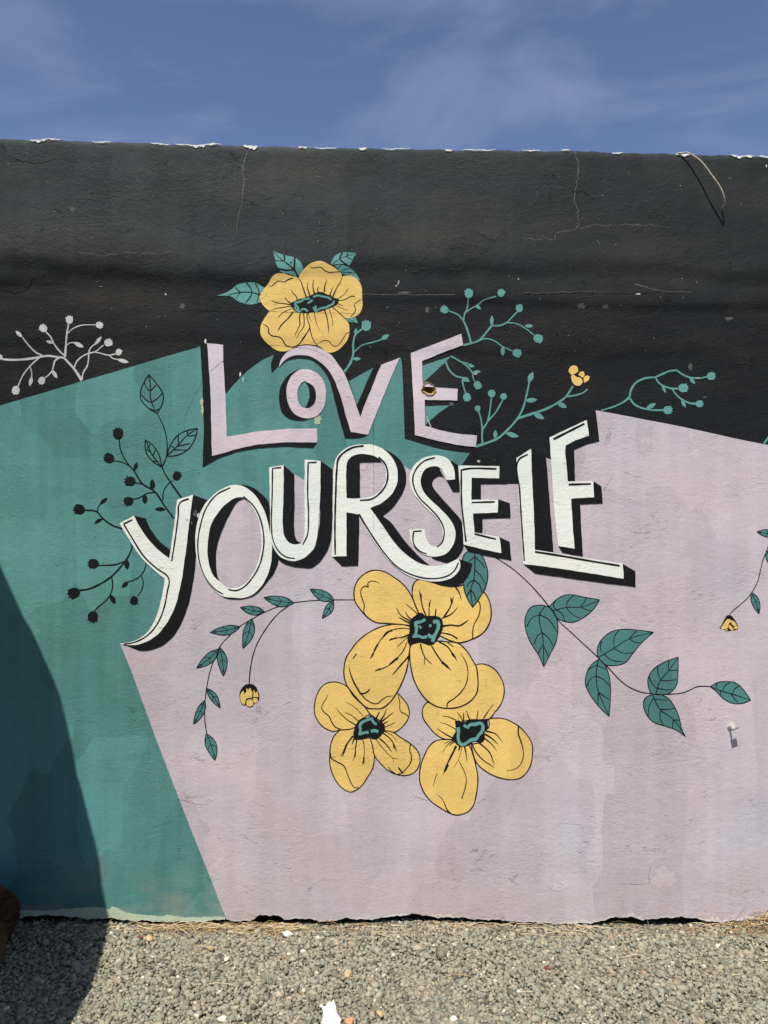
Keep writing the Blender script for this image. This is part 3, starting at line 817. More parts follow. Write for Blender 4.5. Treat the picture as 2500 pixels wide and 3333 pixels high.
flower('single yellow flower with teal leaves above the word LOVE', 'P4',
  ['75,790 90,720 140,640 190,590 240,500 300,440 360,418 440,422 520,450 650,487 690,540 720,620 745,700 770,770 640,820 540,860 540,910 400,930 230,977 150,920 100,860',
   '660,480 690,420 750,350 820,290 890,255 970,240 1040,255 1130,300 1230,365 1290,415 1308,460 1290,530 1240,610 1165,770 1100,740 1030,710 950,700 830,750 770,770 745,700 715,610 690,540',
   '1310,470 1345,450 1410,448 1480,465 1550,520 1595,600 1605,700 1612,800 1610,920 1570,1010 1500,1060 1370,1090 1300,1030 1170,925 1255,800 1165,775 1240,620 1290,540',
   '825,1215 870,1400 940,1505 770,1500 610,1515 700,1440 800,1290',
   '235,977 400,930 530,910 590,970 700,1010 790,1020 780,1060 800,1140 825,1210 800,1280 720,1390 670,1470 600,1510 540,1555 420,1587 330,1570 240,1510 150,1430 95,1350 80,1280 90,1200 130,1120 180,1040',
   '790,1020 900,1000 1040,970 1165,925 1250,1000 1340,1085 1400,1160 1418,1230 1415,1320 1380,1430 1310,1510 1220,1580 1150,1603 1080,1590 1000,1530 930,1490 870,1400 835,1280 825,1210 790,1110'],
  '535,860 600,830 660,800 760,780 840,750 940,710 1000,697 1040,710 1060,740 1130,740 1170,785 1255,790 1258,830 1230,890 1150,930 1050,970 950,1000 880,990 800,1000 740,1020 700,1010 640,1010 600,985 555,930',
  [('825,795 740,805 680,840 605,855 610,890 645,925 655,975', 26), ('590,920 650,985 690,985', 26), ('690,960 760,955 790,990', 24), ('865,815 820,850 790,860', 28),
   ('875,775 930,750 1000,760 1050,770 1100,780 1145,815', 26), ('1185,825 1175,870 1120,900 1060,930 980,945 915,990', 26), ('905,905 915,950 890,985', 26), ('870,930 920,960', 28)],
  [('200,597 245,605 320,550 360,530 440,545 510,505 570,487', 9, 15), ('825,300 850,340 920,335 985,330 1050,380 1120,408 1200,400 1280,395', 9, 10), ('105,1170 180,1210 205,1240 205,1300 250,1350 360,1370 410,1405 460,1490 540,1520 600,1515', 13, 15),
   ('930,1475 1050,1425 1100,1430 1160,1490 1215,1515 1280,1460 1340,1370 1375,1315 1410,1303', 10, 11), ('1610,800 1540,840 1490,880 1510,960 1480,1020 1430,1070', 9, 11),
   ('650,487 690,540 715,610 745,700 775,780', 8, 18), ('1308,450 1290,530 1240,610 1165,775', 6, 18), ('230,977 300,945 400,930 535,908', 8, 12), ('790,1010 780,1060 800,1140 825,1210 800,1280 720,1390 670,1470 600,1515', 12, 12),
   ('825,1210 835,1290 870,1400 935,1500', 11, 12), ('1375,1120 1340,1085 1250,1000 1165,925', 8, 14), ('610,1508 760,1486 935,1502', 12, 12),
   ('545,655 570,710 615,755 635,815', 8, 14), ('450,765 480,820 540,865', 6, 16), ('255,822 320,855 420,865 540,885', 6, 16), ('350,1080 400,1020 480,975 550,945', 12, 8), ('340,1290 400,1190 500,1090 580,985', 14, 18),
   ('590,1370 640,1260 675,1180 670,1080 685,1010', 8, 16), ('625,1400 670,1300 730,1220 740,1120 728,1010', 8, 14), ('865,1165 820,1090 800,1010', 4, 10), ('985,1295 930,1180 905,1080 890,1000', 6, 10),
   ('1112,1325 1100,1200 1080,1080 1045,970', 8, 20), ('1168,1220 1160,1100 1115,960', 8, 10), ('795,540 785,600 800,680 830,755', 8, 16), ('890,495 870,570 875,650 892,720', 6, 20), ('960,610 940,650 955,705', 6, 20),
   ('1060,480 1070,530 1050,600 1040,700', 8, 16), ('1180,610 1150,670 1130,740', 5, 14), ('1400,640 1350,720 1260,790', 8, 9), ('1500,760 1440,760 1350,810 1255,825', 14, 8), ('1335,910 1240,870', 5, 12), ('1400,972 1320,945 1225,905', 4, 8)],
  0, 2.2)
tl = empty('painted_leaves', (0, 0, 0), wall, 'five teal leaves with black veins around the yellow flower over LOVE')
def drawn_leaf(fr, outline, veins, par, layer=2.0, mat='sprig', vw=8, ow=0, smooth=True):
    lf = poly('leaf', fr, outline, M[mat], layer, par, smooth, None, (), 70)
    if ow:
        q = outline.split(); strokes('leaf_outline', fr, [(' '.join(q + q[:1]), ow, ow, False)], M['ink'], layer + 0.2, par)
    strokes('leaf_veins', fr, [(v[0], v[1], v[2], False) if isinstance(v, tuple) else (v, vw, vw * 0.7, False) for v in veins], M['ink'], layer + 0.26, par)
drawn_leaf('A', '220,545 300,515 360,470 420,457 490,462 540,490 515,540 512,590 450,604 380,590 310,548', [('300,540 380,522 460,525 525,545', 5, 8), ('345,490 380,522 350,560', 6, 4), ('420,457 455,510 455,535 415,595', 7, 6), ('480,460 505,520 500,550 490,590', 6, 5)], tl, 1.6)
drawn_leaf('P4', '278,85 420,145 590,185 670,240 715,310 725,360 655,470 500,425 390,395 340,320 310,220', [('285,95 380,200 500,290 590,370 650,470', 6, 26), ('440,150 455,235', 20, 16), ('600,180 595,370', 22, 22), ('310,235 430,245', 12, 14), ('350,355 450,375 590,370', 18, 22), ('540,255 550,275', 22, 22)], tl, 1.6)
drawn_leaf('P4', '1140,280 1190,180 1260,125 1320,112 1440,112 1540,122 1490,170 1450,250 1410,308 1330,285 1230,290 1170,295', [('1165,290 1270,210 1400,160 1540,122', 10, 6), ('1315,115 1275,205 1340,270 1400,305', 18, 18), ('1395,115 1370,180 1460,215', 14, 8)], tl, 1.6)
drawn_leaf('P4', '1200,310 1300,300 1400,325 1480,375 1540,450 1575,525 1480,475 1400,440 1300,415 1250,365', [('1280,400 1380,400 1500,415', 10, 8), ('1240,350 1300,300', 8, 8), ('1300,380 1360,355 1440,350', 8, 6), ('1400,430 1450,395', 7, 6)], tl, 1.6)
drawn_leaf('P4', '1365,1105 1420,1080 1500,1062 1525,1110 1547,1172 1480,1155 1410,1140', [('1400,1090 1460,1140 1547,1172', 8, 6), ('1480,1070 1490,1110 1460,1140', 7, 6)], tl, 1.6)

flower('yellow outlined flower left of the two lower blooms, smallest of the cluster', 'P2',
  ['95,520 110,410 150,300 210,215 300,170 380,165 450,180 540,230 620,350 700,430 780,500 850,600 740,660 690,700 650,770 600,800 440,810 370,830 300,815 210,765 140,680 100,590',
   '780,500 900,480 1010,440 1120,380 1215,310 1300,400 1355,480 1380,580 1370,640 1320,730 1250,800 1165,845 1050,820 1040,760 980,690 860,610',
   '440,812 600,795 650,770 630,850 640,940 750,930 850,920 880,1020 905,1130 905,1220 880,1340 820,1440 740,1560 650,1630 590,1650 500,1615 410,1530 340,1400 305,1260 305,1150 320,1010 360,900',
   '850,920 920,935 980,900 1045,830 1160,845 1250,905 1390,995 1480,1080 1520,1170 1515,1270 1470,1360 1400,1410 1300,1428 1180,1405 1080,1350 980,1250 910,1160 880,1020'],
  '655,770 690,700 740,655 830,640 860,610 900,620 960,690 1000,720 1050,770 1045,820 980,890 960,930 920,938 850,910 770,920 730,945 670,940 625,920 625,870 645,830',
  [('935,740 890,700 870,655 800,680 740,710 712,760 720,810 705,870 760,850 830,840', 32), ('860,830 910,820 960,835', 36)],
  [('285,320 250,400 205,470 200,530 240,580 295,625 330,700 380,770 450,800', 8, 14), ('1218,310 1250,440 1260,560 1330,600 1370,630', 8, 13), ('310,1120 325,1190 400,1240 490,1290 540,1400 590,1520 640,1590 690,1590', 16, 9), ('1395,1000 1385,1080 1410,1190 1390,1260 1330,1340 1280,1395 1220,1408', 13, 12), ('1225,1312 1285,1390', 16, 18), ('1085,1295 1120,1350 1190,1405', 6, 18),
   ('515,430 620,490 690,550 755,625', 6, 8), ('385,510 460,600 550,680 660,745', 6, 16), ('505,572 600,615 690,690', 6, 9), ('980,560 935,650', 13, 16), ('1070,530 1040,610 980,700', 8, 22), ('1165,575 1080,640 1000,705', 8, 18), ('1110,685 1030,730', 6, 16), ('1190,705 1130,740 1050,770', 9, 10),
   ('440,1170 480,1120 530,1010 620,890', 10, 20), ('470,1180 500,1110 530,1010', 8, 20), ('605,1010 630,930', 10, 18), ('620,1240 645,1130 655,1040 670,945', 6, 16), ('650,1180 650,1100', 8, 16), ('735,1290 765,1200 770,1130 765,1000 750,940', 8, 10), ('765,1280 765,1180', 10, 18),
   ('1245,1205 1150,1185 1060,1100 980,1010 930,940', 8, 10), ('1170,1260 1155,1190', 5, 8), ('1145,1110 1060,1000 975,925', 10, 16), ('1215,1120 1190,1050 1130,940 1020,850', 8, 18), ('1175,1080 1165,1000', 10, 16), ('1215,970 1140,880 1050,835', 5, 10)], 13, 1.5)
flower('yellow outlined flower right of the two lower blooms, largest petal pointing down', 'P3',
  ['165,565 280,560 430,560 600,540 740,450 780,380 790,290 800,180 820,70 880,45 980,60 1080,120 1150,210 1195,310 1208,420 1190,520 1150,610 1080,700 1000,790 900,800 760,800 600,830 550,820 560,920 510,1060 380,1050 280,990 190,890 120,790 100,700 120,620',
   '1000,785 1100,775 1220,790 1330,840 1420,900 1510,1000 1570,1090 1592,1180 1585,1300 1560,1420 1500,1520 1420,1585 1320,1605 1180,1590 1060,1550 940,1480 850,1400 810,1330 760,1130 930,1080 940,960 1000,900',
   '370,1065 510,1070 560,1100 620,1150 720,1140 780,1250 820,1400 850,1560 845,1720 820,1860 790,1960 720,2040 640,2075 550,2085 450,2050 330,1980 220,1900 130,1790 75,1660 65,1540 85,1400 130,1280 200,1150 280,1085'],
  '555,815 600,810 640,835 760,800 860,790 990,785 985,850 1000,920 940,965 945,1040 915,1100 850,1105 800,1095 740,1140 650,1165 590,1150 545,1110 510,1060 520,1010 560,950',
  [('660,870 720,905 740,870 820,860 890,845 920,880 910,950 860,1010 830,1055 760,1070 700,1110 640,1135 605,1110 585,1040 590,970 585,900', 36)],
  [('1400,890 1400,990 1440,1110 1465,1220 1455,1340 1410,1420 1340,1465 1240,1480', 18, 6), ('585,1330 620,1400 670,1500 695,1600 685,1700 635,1865', 8, 13), ('305,1520 270,1610 250,1700', 9, 5), ('300,1805 370,1870 410,1950 440,2020 490,2065', 6, 15),
   ('365,745 440,755 560,805', 6, 14), ('330,828 430,860 560,930', 5, 10), ('290,908 380,970 510,1045', 6, 16), ('570,690 610,740 650,830', 6, 14), ('660,700 660,830', 10, 18), ('692,660 720,740 745,810', 6, 16), ('855,665 838,790', 8, 14), ('1065,580 1000,670 930,775', 6, 14),
   ('1190,1105 1090,990 960,950', 5, 20), ('1130,1135 1040,1050 945,990', 6, 22), ('1110,1220 1040,1130 945,1050', 6, 18), ('1075,1410 1010,1240 860,1100', 10, 16), ('1070,1440 900,1320 800,1190 775,1120', 10, 18), ('705,1375 690,1240 670,1150', 6, 18),
   ('520,1450 600,1310 635,1170', 4, 7), ('385,1550 420,1430 460,1350 560,1150', 10, 26), ('410,1500 450,1400', 12, 24), ('365,1250 430,1150 520,1070', 4, 14), ('385,1130 470,1080', 4, 10), ('590,1225 610,1150', 10, 22), ('460,1155 530,1090', 8, 14)], 14, 1.5)
flower('large yellow outlined flower hanging from the R, top of the cluster', 'P1',
  ['160,330 165,260 200,180 260,120 330,85 400,80 480,100 560,150 640,210 700,280 750,370 780,440 805,505 740,570 720,630 600,620 500,612 380,600 290,545 215,460 170,390',
   '805,505 770,420 745,340 745,260 760,210 800,175 900,190 1050,230 1200,240 1300,220 1400,270 1470,310 1510,380 1530,460 1528,560 1500,640 1440,715 1350,765 1210,805 1130,785 1020,735 1045,620 1000,550 880,540',
   '540,620 640,622 720,640 720,700 700,780 720,830 710,930 690,1060 650,1180 590,1300 520,1400 440,1460 380,1465 290,1455 220,1395 140,1300 85,1220 60,1120 65,1030 85,950 130,880 200,790 300,710 420,650',
   '735,820 820,800 930,825 985,790 1080,795 1200,810 1290,890 1340,970 1380,1040 1395,1120 1400,1230 1385,1310 1320,1390 1230,1440 1120,1460 1000,1445 930,1410 870,1360 800,1260 755,1160 730,1050 718,950 720,860'],
  '720,600 740,570 775,540 800,510 840,505 880,540 940,550 1000,542 1040,570 1048,640 1030,720 990,780 960,820 920,832 860,815 800,800 740,828 700,810 695,770 715,720',
  [('875,570 840,590 775,605 785,660 775,720 755,745 800,735 840,750 890,745', 26), ('830,640 815,655', 26), ('910,632 935,635', 24), ('950,595 1000,590 1005,640 985,700 965,735 945,795', 28), ('900,720 930,745 965,740', 26)],
  [('420,215 370,190 330,188 300,210 305,250 275,238 235,265 228,310 245,370 265,430 258,490 280,540', 8, 9), ('1235,385 1215,310 1175,245', 6, 14), ('1400,380 1420,420 1415,510 1390,570 1355,640 1345,765', 9, 9), ('110,1040 125,1110 165,1210 225,1310', 8, 15), ('325,1265 270,1310 215,1310', 11, 14), ('550,1335 490,1345 440,1375 390,1415 300,1385 225,1310', 7, 12), ('145,970 185,915', 7, 12), ('1220,905 1270,980 1298,1070 1295,1160 1270,1240 1220,1310 1150,1370 1095,1410 1090,1450', 7, 11),
   ('580,450 630,530 730,590', 5, 12), ('675,415 740,465 800,520', 6, 9), ('670,490 700,540 745,580', 5, 12), ('605,548 660,580 725,610', 8, 16), ('815,280 830,370 850,460 880,530', 10, 11), ('835,310 830,380', 6, 12), ('930,370 915,430 910,540', 8, 10), ('910,400 915,440', 5, 12), ('980,462 972,540', 10, 14), ('1155,335 1140,400 1110,470 1060,545', 8, 14), ('1125,345 1140,410', 6, 18), ('1200,450 1130,520 1040,560', 8, 13), ('1310,573 1260,610 1210,635 1130,628 1045,640', 10, 17), ('1195,765 1130,725 1035,705', 12, 10), ('1160,850 1095,800', 8, 9),
   ('325,960 350,910 370,880 410,800 460,740 540,680 640,660 720,665', 10, 7), ('345,950 365,880 400,820', 6, 16), ('440,760 490,700 545,680', 8, 18), ('510,780 580,760 650,745 720,715', 8, 8), ('520,770 590,755', 6, 16), ('590,850 640,800 700,745', 6, 7), ('365,1090 440,1065 540,1010 590,960 650,890 690,800', 8, 9), ('370,1085 430,1065', 8, 16), ('510,1020 560,985 600,955', 8, 22), ('545,1130 610,1050 680,970 715,930', 10, 15), ('630,765 720,725', 4, 6),
   ('945,1020 900,985 865,940 840,880 825,815', 8, 12), ('862,1030 867,950', 5, 7), ('1135,1080 1060,1020 1000,940 935,835', 10, 13), ('1110,1050 1040,1000', 10, 22), ('1195,990 1150,920 1090,840 1010,795', 8, 13), ('1180,960 1140,910', 12, 20)], 11, 2.4)
big_leaf = empty('painted_leaf', (0, 0, 0), wall, 'single teal leaf hanging between the R and the second E')
drawn_leaf('E', '330,1165 390,1195 430,1270 445,1350 430,1440 400,1500 328,1605 285,1530 260,1450 258,1380 262,1300 250,1230 280,1180',
  ['345,1185 345,1300 335,1400 315,1460 328,1600', '345,1215 385,1250 425,1300', '345,1315 390,1360 430,1430', '340,1215 300,1250', '340,1395 305,1410 285,1445', '340,1395 380,1430 400,1490', '315,1465 280,1525', '315,1470 340,1505 352,1550'], big_leaf, 3.6, 'leaf', 8, 7)

# ---------------------------------------------------------------- sprigs
def sprig(label, fr, stems, leaves, buds, mat, layer=1.7, parent=None):
    e = parent or empty('painted_sprig', (0, 0, 0), wall, label)
    for s in stems: strokes('stem', fr, [(s[0], s[1], s[2] if len(s) > 2 else s[1], False)], M[mat], layer, e)
    for l in leaves: leaf(fr, *l, M[mat], layer + 0.15, e)
    for b in buds: bud(fr, b[0], b[1], b[2], b[3], M[mat], layer + 0.2, e, 0, len(b) > 4)
    return e
sprig('pale grey budding sprig on the black wall above the teal field', 'W',
  [('985,880 900,750 800,640 770,610 700,600 590,585 510,590', 26, 18), ('510,590 380,615 150,632 20,622', 24, 18), ('510,580 430,540 340,450 275,365', 16, 12), ('785,600 790,500 805,350 828,205', 20, 14), ('775,580 710,520 640,420 620,370 555,295', 15, 13), ('825,310 880,260 980,220 1145,212', 10, 10), ('800,460 840,430 895,425', 10, 10), ('890,740 920,660 990,590 1080,550 1140,535 1240,455', 14, 10), ('1130,537 1200,550 1300,575 1385,560', 12, 12), ('1310,575 1350,610 1410,628', 10, 10), ('985,870 1000,790 1050,700 1065,610 1070,530 1095,480 1140,440', 15, 11), ('490,595 420,650 350,720 280,810 215,950', 14, 12), ('360,710 380,770 382,835', 10, 10), ('720,605 665,640 645,700 630,760 590,810 540,848', 18, 11)],
  [(275, 365, 188, 283, 42), (645, 435, 555, 408, 36), (888, 425, 1005, 480, 52), (1138, 450, 1222, 352, 42), (1405, 625, 1548, 662, 48), (382, 832, 357, 945, 46), (628, 755, 690, 855, 46)],
  [(838, 155, 50, 90), (525, 255, 52, 140), (1195, 215, 46, -20), (1300, 425, 52, 10), (1425, 540, 42, 60), (190, 995, 54, -100), (503, 880, 48, -110), (-5, 600, 40, 180)], 'pale')
sprig('short teal sprig with one round bud beside the top yellow flower', 'A',
  [('1080,1060 1120,1000 1140,940 1140,870 1155,810 1200,770', 13, 9), ('1145,925 1200,880 1270,860 1330,842', 7, 8)], [(1155, 812, 1162, 766, 22), (1328, 842, 1383, 808, 32), (1138, 970, 1193, 970, 24)], [(1228, 748, 37, 80)], 'sprig')
sprig('teal budding sprig springing from the top arm of the pink E', 'B',
  [('640,672 690,660 745,640 790,590 830,540', 11, 10), ('830,540 880,540 930,520 970,480 1005,445', 10, 7), ('690,660 675,600 640,510 600,465 540,440', 12, 7), ('640,515 645,470 665,420 672,350', 9, 7), ('655,450 690,425 730,405 770,372 860,345', 7, 7), ('930,520 990,525 1060,560 1115,605', 7, 7), ('745,640 790,628 850,645 900,680 970,712', 8, 7)],
  [(720, 402, 758, 430, 22), (828, 540, 833, 470, 26), (1052, 540, 1112, 545, 24), (903, 680, 905, 745, 27)], [(512, 432, 29, 150), (675, 325, 33, 90), (893, 322, 28, 70), (1017, 422, 28, 80), (1143, 627, 33, -20), (1000, 725, 32, -20)], 'sprig')
sprig('teal drooping sprig between the arms of the pink E', 'B',
  [('555,745 600,770 660,810 700,860 705,890 715,915', 9, 7), ('630,785 670,795', 7, 7), ('520,785 545,840 590,880 630,890', 9, 8), ('632,905 640,950 655,995', 9, 7)],
  [(665, 800, 713, 818, 24), (697, 855, 757, 850, 24), (626, 888, 683, 918, 30)], [(735, 940, 29, -60), (663, 1022, 30, -80)], 'sprig')
s3 = sprig('long teal sprig with round berries and a yellow bloom right of LOVE', 'B',
  [('722,1355 800,1330 870,1300 930,1250 1005,1165 1040,1100 1060,1030 1085,920', 14, 9), ('1005,1165 1100,1135 1200,1100 1275,1060 1330,1020 1380,945', 15, 10), ('1335,1018 1400,1008 1450,990 1478,968', 10, 7), ('768,1335 765,1270 770,1240 800,1190 830,1020', 11, 7), ('766,1250 760,1180 740,1110', 8, 8), ('800,1190 860,1120 905,1040', 8, 8)],
  [(1078, 925, 1108, 853, 38), (1056, 1046, 1138, 1038, 32), (1275, 1060, 1338, 1092, 32), (1112, 1130, 1185, 1170, 36), (853, 1302, 855, 1245, 27), (922, 1264, 1013, 1288, 34)], [(830, 997, 27, 0, 1), (910, 1017, 24, 0, 1), (735, 1097, 21, 0, 1)], 'sprig')
for p in ('1352,850 1360,820 1385,807 1410,820 1415,850 1395,862 1370,872', '1365,880 1385,868 1405,885 1430,890 1445,915 1430,940 1400,942 1375,920', '1415,870 1430,850 1450,848 1458,870 1445,890', '1450,895 1470,875 1492,880 1485,905 1455,925'):
    poly('petal', 'B', p, M['yellow'], 2.2, s3, True, None, (), 60)
sprig('teal budding sprig arching over the pink field beside the F', 'J',
  [('155,515 270,480 370,430 410,395', 10, 15), ('410,395 425,330 470,265 550,225 645,215', 15, 14), ('645,215 710,185 770,160 838,152', 14, 13), ('838,152 880,185 950,215 1030,225 1105,212', 12, 11), ('648,218 670,260 720,295 790,315 850,318', 13, 13), ('795,318 830,370 890,420 960,450 1010,455', 11, 15), ('415,405 450,455 520,492 610,510 712,512', 13, 13)],
  [(953, 216, 1000, 277, 32), (703, 293, 740, 357, 24), (878, 424, 917, 488, 30), (558, 498, 650, 453, 40)], [(1145, 205, 41, 0), (895, 312, 45, 0), (1040, 455, 36, 0), (755, 512, 43, 0)], 'sprig')
sprig('teal stem climbing from the edge of the pink field far along the wall', 'J', [('1620,812 1660,760 1720,690 1800,640', 15, 12)], [(1720, 690, 1790, 750, 40)], [(1830, 625, 42, 20)], 'sprig')
# black drawings on the teal field
bs = sprig('black sprig with three open outlined leaves rising from the Y', 'C', [('810,870 760,800 700,710 680,665', 11, 8), ('680,665 710,590 712,480 690,390 645,300', 8, 6)], [], [], 'ink')
for o, vs in (('590,40 650,110 688,180 680,240 645,303 580,260 535,200 535,150 560,90 590,40', ['590,40 600,100 602,200 640,300', '540,175 570,210 605,228', '605,228 650,200 685,160', '560,95 585,140 602,150', '602,150 640,110', '590,268 635,285', '640,285 655,270']),
              ('710,592 740,510 800,440 860,415 920,403 900,480 850,550 780,585 710,592', ['710,592 780,525 850,450 920,403', '740,520 770,540', '790,445 790,515', '780,525 870,505', '760,548 850,550', '850,420 855,455', '855,455 905,450']),
              ('678,665 610,620 570,560 565,480 610,510 655,570 678,665', ['570,485 610,575 678,665', '600,510 580,540', '640,540 615,590', '575,545 600,560', '610,620 655,630'])):
    strokes('outlined_leaf', 'C', [(o, 7, 7, False)] + [(v, 7, 6, False) for v in vs], M['ink'], 1.7, bs)
sprig('black budding sprig climbing the teal field above the Y', 'C',
  [('760,1010 700,930 630,830 545,775 490,690 440,630 400,550 390,475', 11, 7), ('455,655 420,635 355,622', 7, 6), ('550,780 500,770', 8, 7), ('630,835 580,842 530,870 485,882', 8, 7), ('685,890 690,830 720,780 755,755', 7, 6), ('700,950 675,950', 6, 6)],
  [(488, 692, 512, 630, 27), (615, 822, 612, 745, 37), (565, 848, 565, 915, 35), (705, 950, 628, 948, 30)], [(383, 440, 41, 90), (322, 605, 39, 150), (465, 760, 39, 170), (455, 895, 35, 190), (780, 725, 33, 60)], 'ink')
sprig('small black sprig with one bud left of the top of the Y', 'C', [('415,1082 340,1055 280,1010 240,965 155,955', 10, 9), ('243,970 248,940 265,915', 7, 6), ('280,1012 260,1025', 7, 7)], [(260, 917, 312, 873, 27), (278, 1012, 223, 1045, 25)], [(122, 950, 41, 170)], 'ink')
sprig('black drooping sprig with three buds left of the Y stem', 'I', [('895,150 875,215 840,270 760,360 680,415 600,450 535,460', 9, 12), ('840,265 780,285 665,292', 9, 9), ('755,365 762,430 745,490 710,535 665,570 638,600', 8, 7)], [(853, 243, 860, 322, 36), (745, 487, 780, 550, 34)], [(632, 280, 39, 180), (500, 478, 43, 200), (628, 637, 41, -100)], 'ink')
sprig('tiny black sprig tucked under the Y junction', 'I', [('987,262 980,310 950,360 905,390 868,402', 7, 7), ('955,360 968,410 955,460 928,500', 7, 6)], [(870, 400, 822, 440, 30)], [(907, 527, 31, -100)], 'ink')

# leafy vines on the pink field
vl = empty('painted_vine', (0, 0, 0), wall, 'drooping leafy vine with a yellow bud left of the flower cluster')
strokes('stem', 'F', [('1545,362 1390,362 1270,365 1085,383 980,408 850,460 760,510 660,570 580,645 520,710 480,790 440,900 410,1040 395,1180 395,1290 410,1395', 7, 7, False)], M['ink'], 1.4, vl)
strokes('stem', 'F', [('1060,395 960,470 860,595 800,700 765,800 745,910 738,1010', 7, 8, False)], M['ink'], 1.5, vl)
for a in ((1390, 362, 1208, 278, 78), (1388, 368, 1302, 505, 60), (1083, 385, 850, 343, 78), (855, 455, 670, 418, 68), (665, 570, 437, 612, 70), (757, 508, 692, 735, 84), (505, 740, 333, 888, 72), (512, 730, 540, 950, 74), (410, 1045, 515, 1195, 56), (395, 1138, 308, 1322, 60), (408, 1395, 475, 1600, 82)):
    veined_leaf('F', *a, vl, 1.7)
def drawn_bud(fr, shape, cells, par):
    e = poly('flower_bud', fr, shape, M['ink'], 1.7, par, True, 'small yellow flower bud with black outline', (), 70)
    for c in cells: poly('petal', fr, c, M['yellow'], 1.95, e, True, None, (), 60)
drawn_bud('P5', '430,700 480,600 560,500 680,400 830,365 980,365 1100,430 1200,540 1220,640 1290,800 1310,950 1290,1090 1200,1200 1060,1260 1010,1380 900,1420 790,1400 690,1310 600,1335 520,1280 450,1120 425,950',
  ['490,760 590,660 610,740 620,880 660,760 720,750 720,560 780,600 800,700 850,560 910,545 960,680 1005,710 980,970 850,990 740,1010 690,1080 650,1230 600,1300 520,1220 460,1080 455,950', '1045,600 1100,700 1130,770 1200,690 1240,800 1265,960 1150,930 1030,945 1045,800',
   '740,1090 850,1060 970,1050 1020,1150 1030,1250 960,1350 850,1370 760,1330 710,1250', '1010,1010 1080,985 1190,1000 1240,1080 1220,1160 1090,1215 1050,1150'], vl)
vr = empty('painted_vine', (0, 0, 0), wall, 'broad leaved vine sweeping right from below the second E')
strokes('stem', 'H', [('25,120 130,190 230,280 310,370 345,415 390,485 500,590 640,720 690,770 800,880 890,925 950,935 1040,940 1150,930 1240,893 1310,893', 6, 6, False)], M['ink'], 1.4, vr)
for o, vs in (
  ('345,415 390,370 440,345 490,343 560,358 649,372 610,430 550,480 490,507 430,500 390,480 365,440', ['365,440 450,418 540,415 649,375', '385,375 370,410 385,430', '490,345 450,395 450,418', '568,365 550,395 530,410', '385,430 420,455 440,500', '450,420 480,455 530,485', '535,415 570,433 605,437']),
  ('300,403 350,420 385,470 398,540 385,630 350,700 313,775 285,710 230,620 203,540 205,470 240,415', ['320,412 288,460 290,520 305,580 313,775', '210,535 245,480 288,462', '288,462 340,490 393,565', '255,640 275,590 305,565', '305,570 340,600 370,650', '280,695 305,640', '307,640 340,710']),
  ('635,715 635,660 670,600 730,560 790,550 880,555 972,567 900,630 850,690 800,750 740,767 680,760', ['640,718 730,665 830,605 972,567', '660,620 652,655 660,690', '765,555 735,600 735,660', '870,560 825,605', '675,700 720,735 790,745', '735,665 790,692 850,690', '830,608 860,627 895,630']),
  ('645,728 680,765 705,830 713,910 705,1072 650,1020 590,940 562,870 575,800 605,755', ['640,730 628,800 630,880 643,930 705,1070', '575,795 625,768 685,790', '570,890 600,840 628,830', '628,830 670,850 710,890', '640,930 637,1005', '645,930 705,972']),
  ('955,935 940,890 940,840 970,790 1020,755 1120,715 1118,800 1110,880 1070,930 1010,942', ['985,940 1010,860 1060,800 1120,718', '945,835 960,870 985,900', '995,765 1000,820 1015,850', '1065,740 1060,770 1065,795', '1010,855 1060,858 1110,850', '985,900 1035,912 1085,910', '1065,797 1118,795']),
  ('960,940 1010,940 1060,965 1100,1020 1125,1080 1140,1150 1163,1193 1110,1155 1040,1130 970,1105 930,1060 910,1000 920,965', ['965,945 1010,1030 1090,1090 1163,1193', '975,960 945,1010 940,1070', '1015,1030 1010,1080 1030,1125', '980,970 1055,975', '1010,1030 1055,1030 1100,1022', '1090,1090 1085,1140', '1090,1092 1130,1095']),
  ('1310,893 1360,868 1410,863 1460,870 1500,900 1555,975 1500,995 1440,992 1390,965 1345,920', ['1310,893 1380,920 1440,937 1555,975', '1350,875 1345,905', '1430,868 1400,890 1385,920', '1485,890 1460,905 1445,937', '1370,915 1375,945', '1440,940 1455,965 1480,990'])):
    drawn_leaf('H', o, vs, vr, 1.7, 'leaf', 5.5, 5)
vk = empty('painted_vine', (0, 0, 0), wall, 'thin hanging vine with a yellow bell bud at the far end of the pink field')
strokes('stem', 'K', [('410,1765 500,1680 620,1580 720,1490 800,1390 870,1280 930,1140 970,960 1010,800 1060,670 1106,550 1180,420 1300,300', 14, 14, False)], M['ink'], 1.4, vk)
for a in ((805, 1375, 940, 1755, 140), (1085, 620, 1180, 920, 130), (1260, 315, 905, 282, 138)): veined_leaf('K', *a, vk, 1.7)
drawn_bud('K', '330,1840 360,1790 410,1775 455,1800 510,1870 550,1950 562,2020 545,2045 510,2050 480,2065 440,2060 390,2075 345,2070 310,2040 245,2025 235,2005 270,1950 300,1890',
  ['325,1910 365,1860 390,1850 430,1860 435,1910 400,1930 390,1990 370,2020 280,2030 250,2005 290,1960', '440,1870 490,1890 540,1965 490,1975 445,1930', '410,1945 450,1990 495,2045 460,2060 395,2010', '480,1990 545,1975 555,2010 535,2035 500,2020', '325,2050 385,2035 370,2065'], vk)

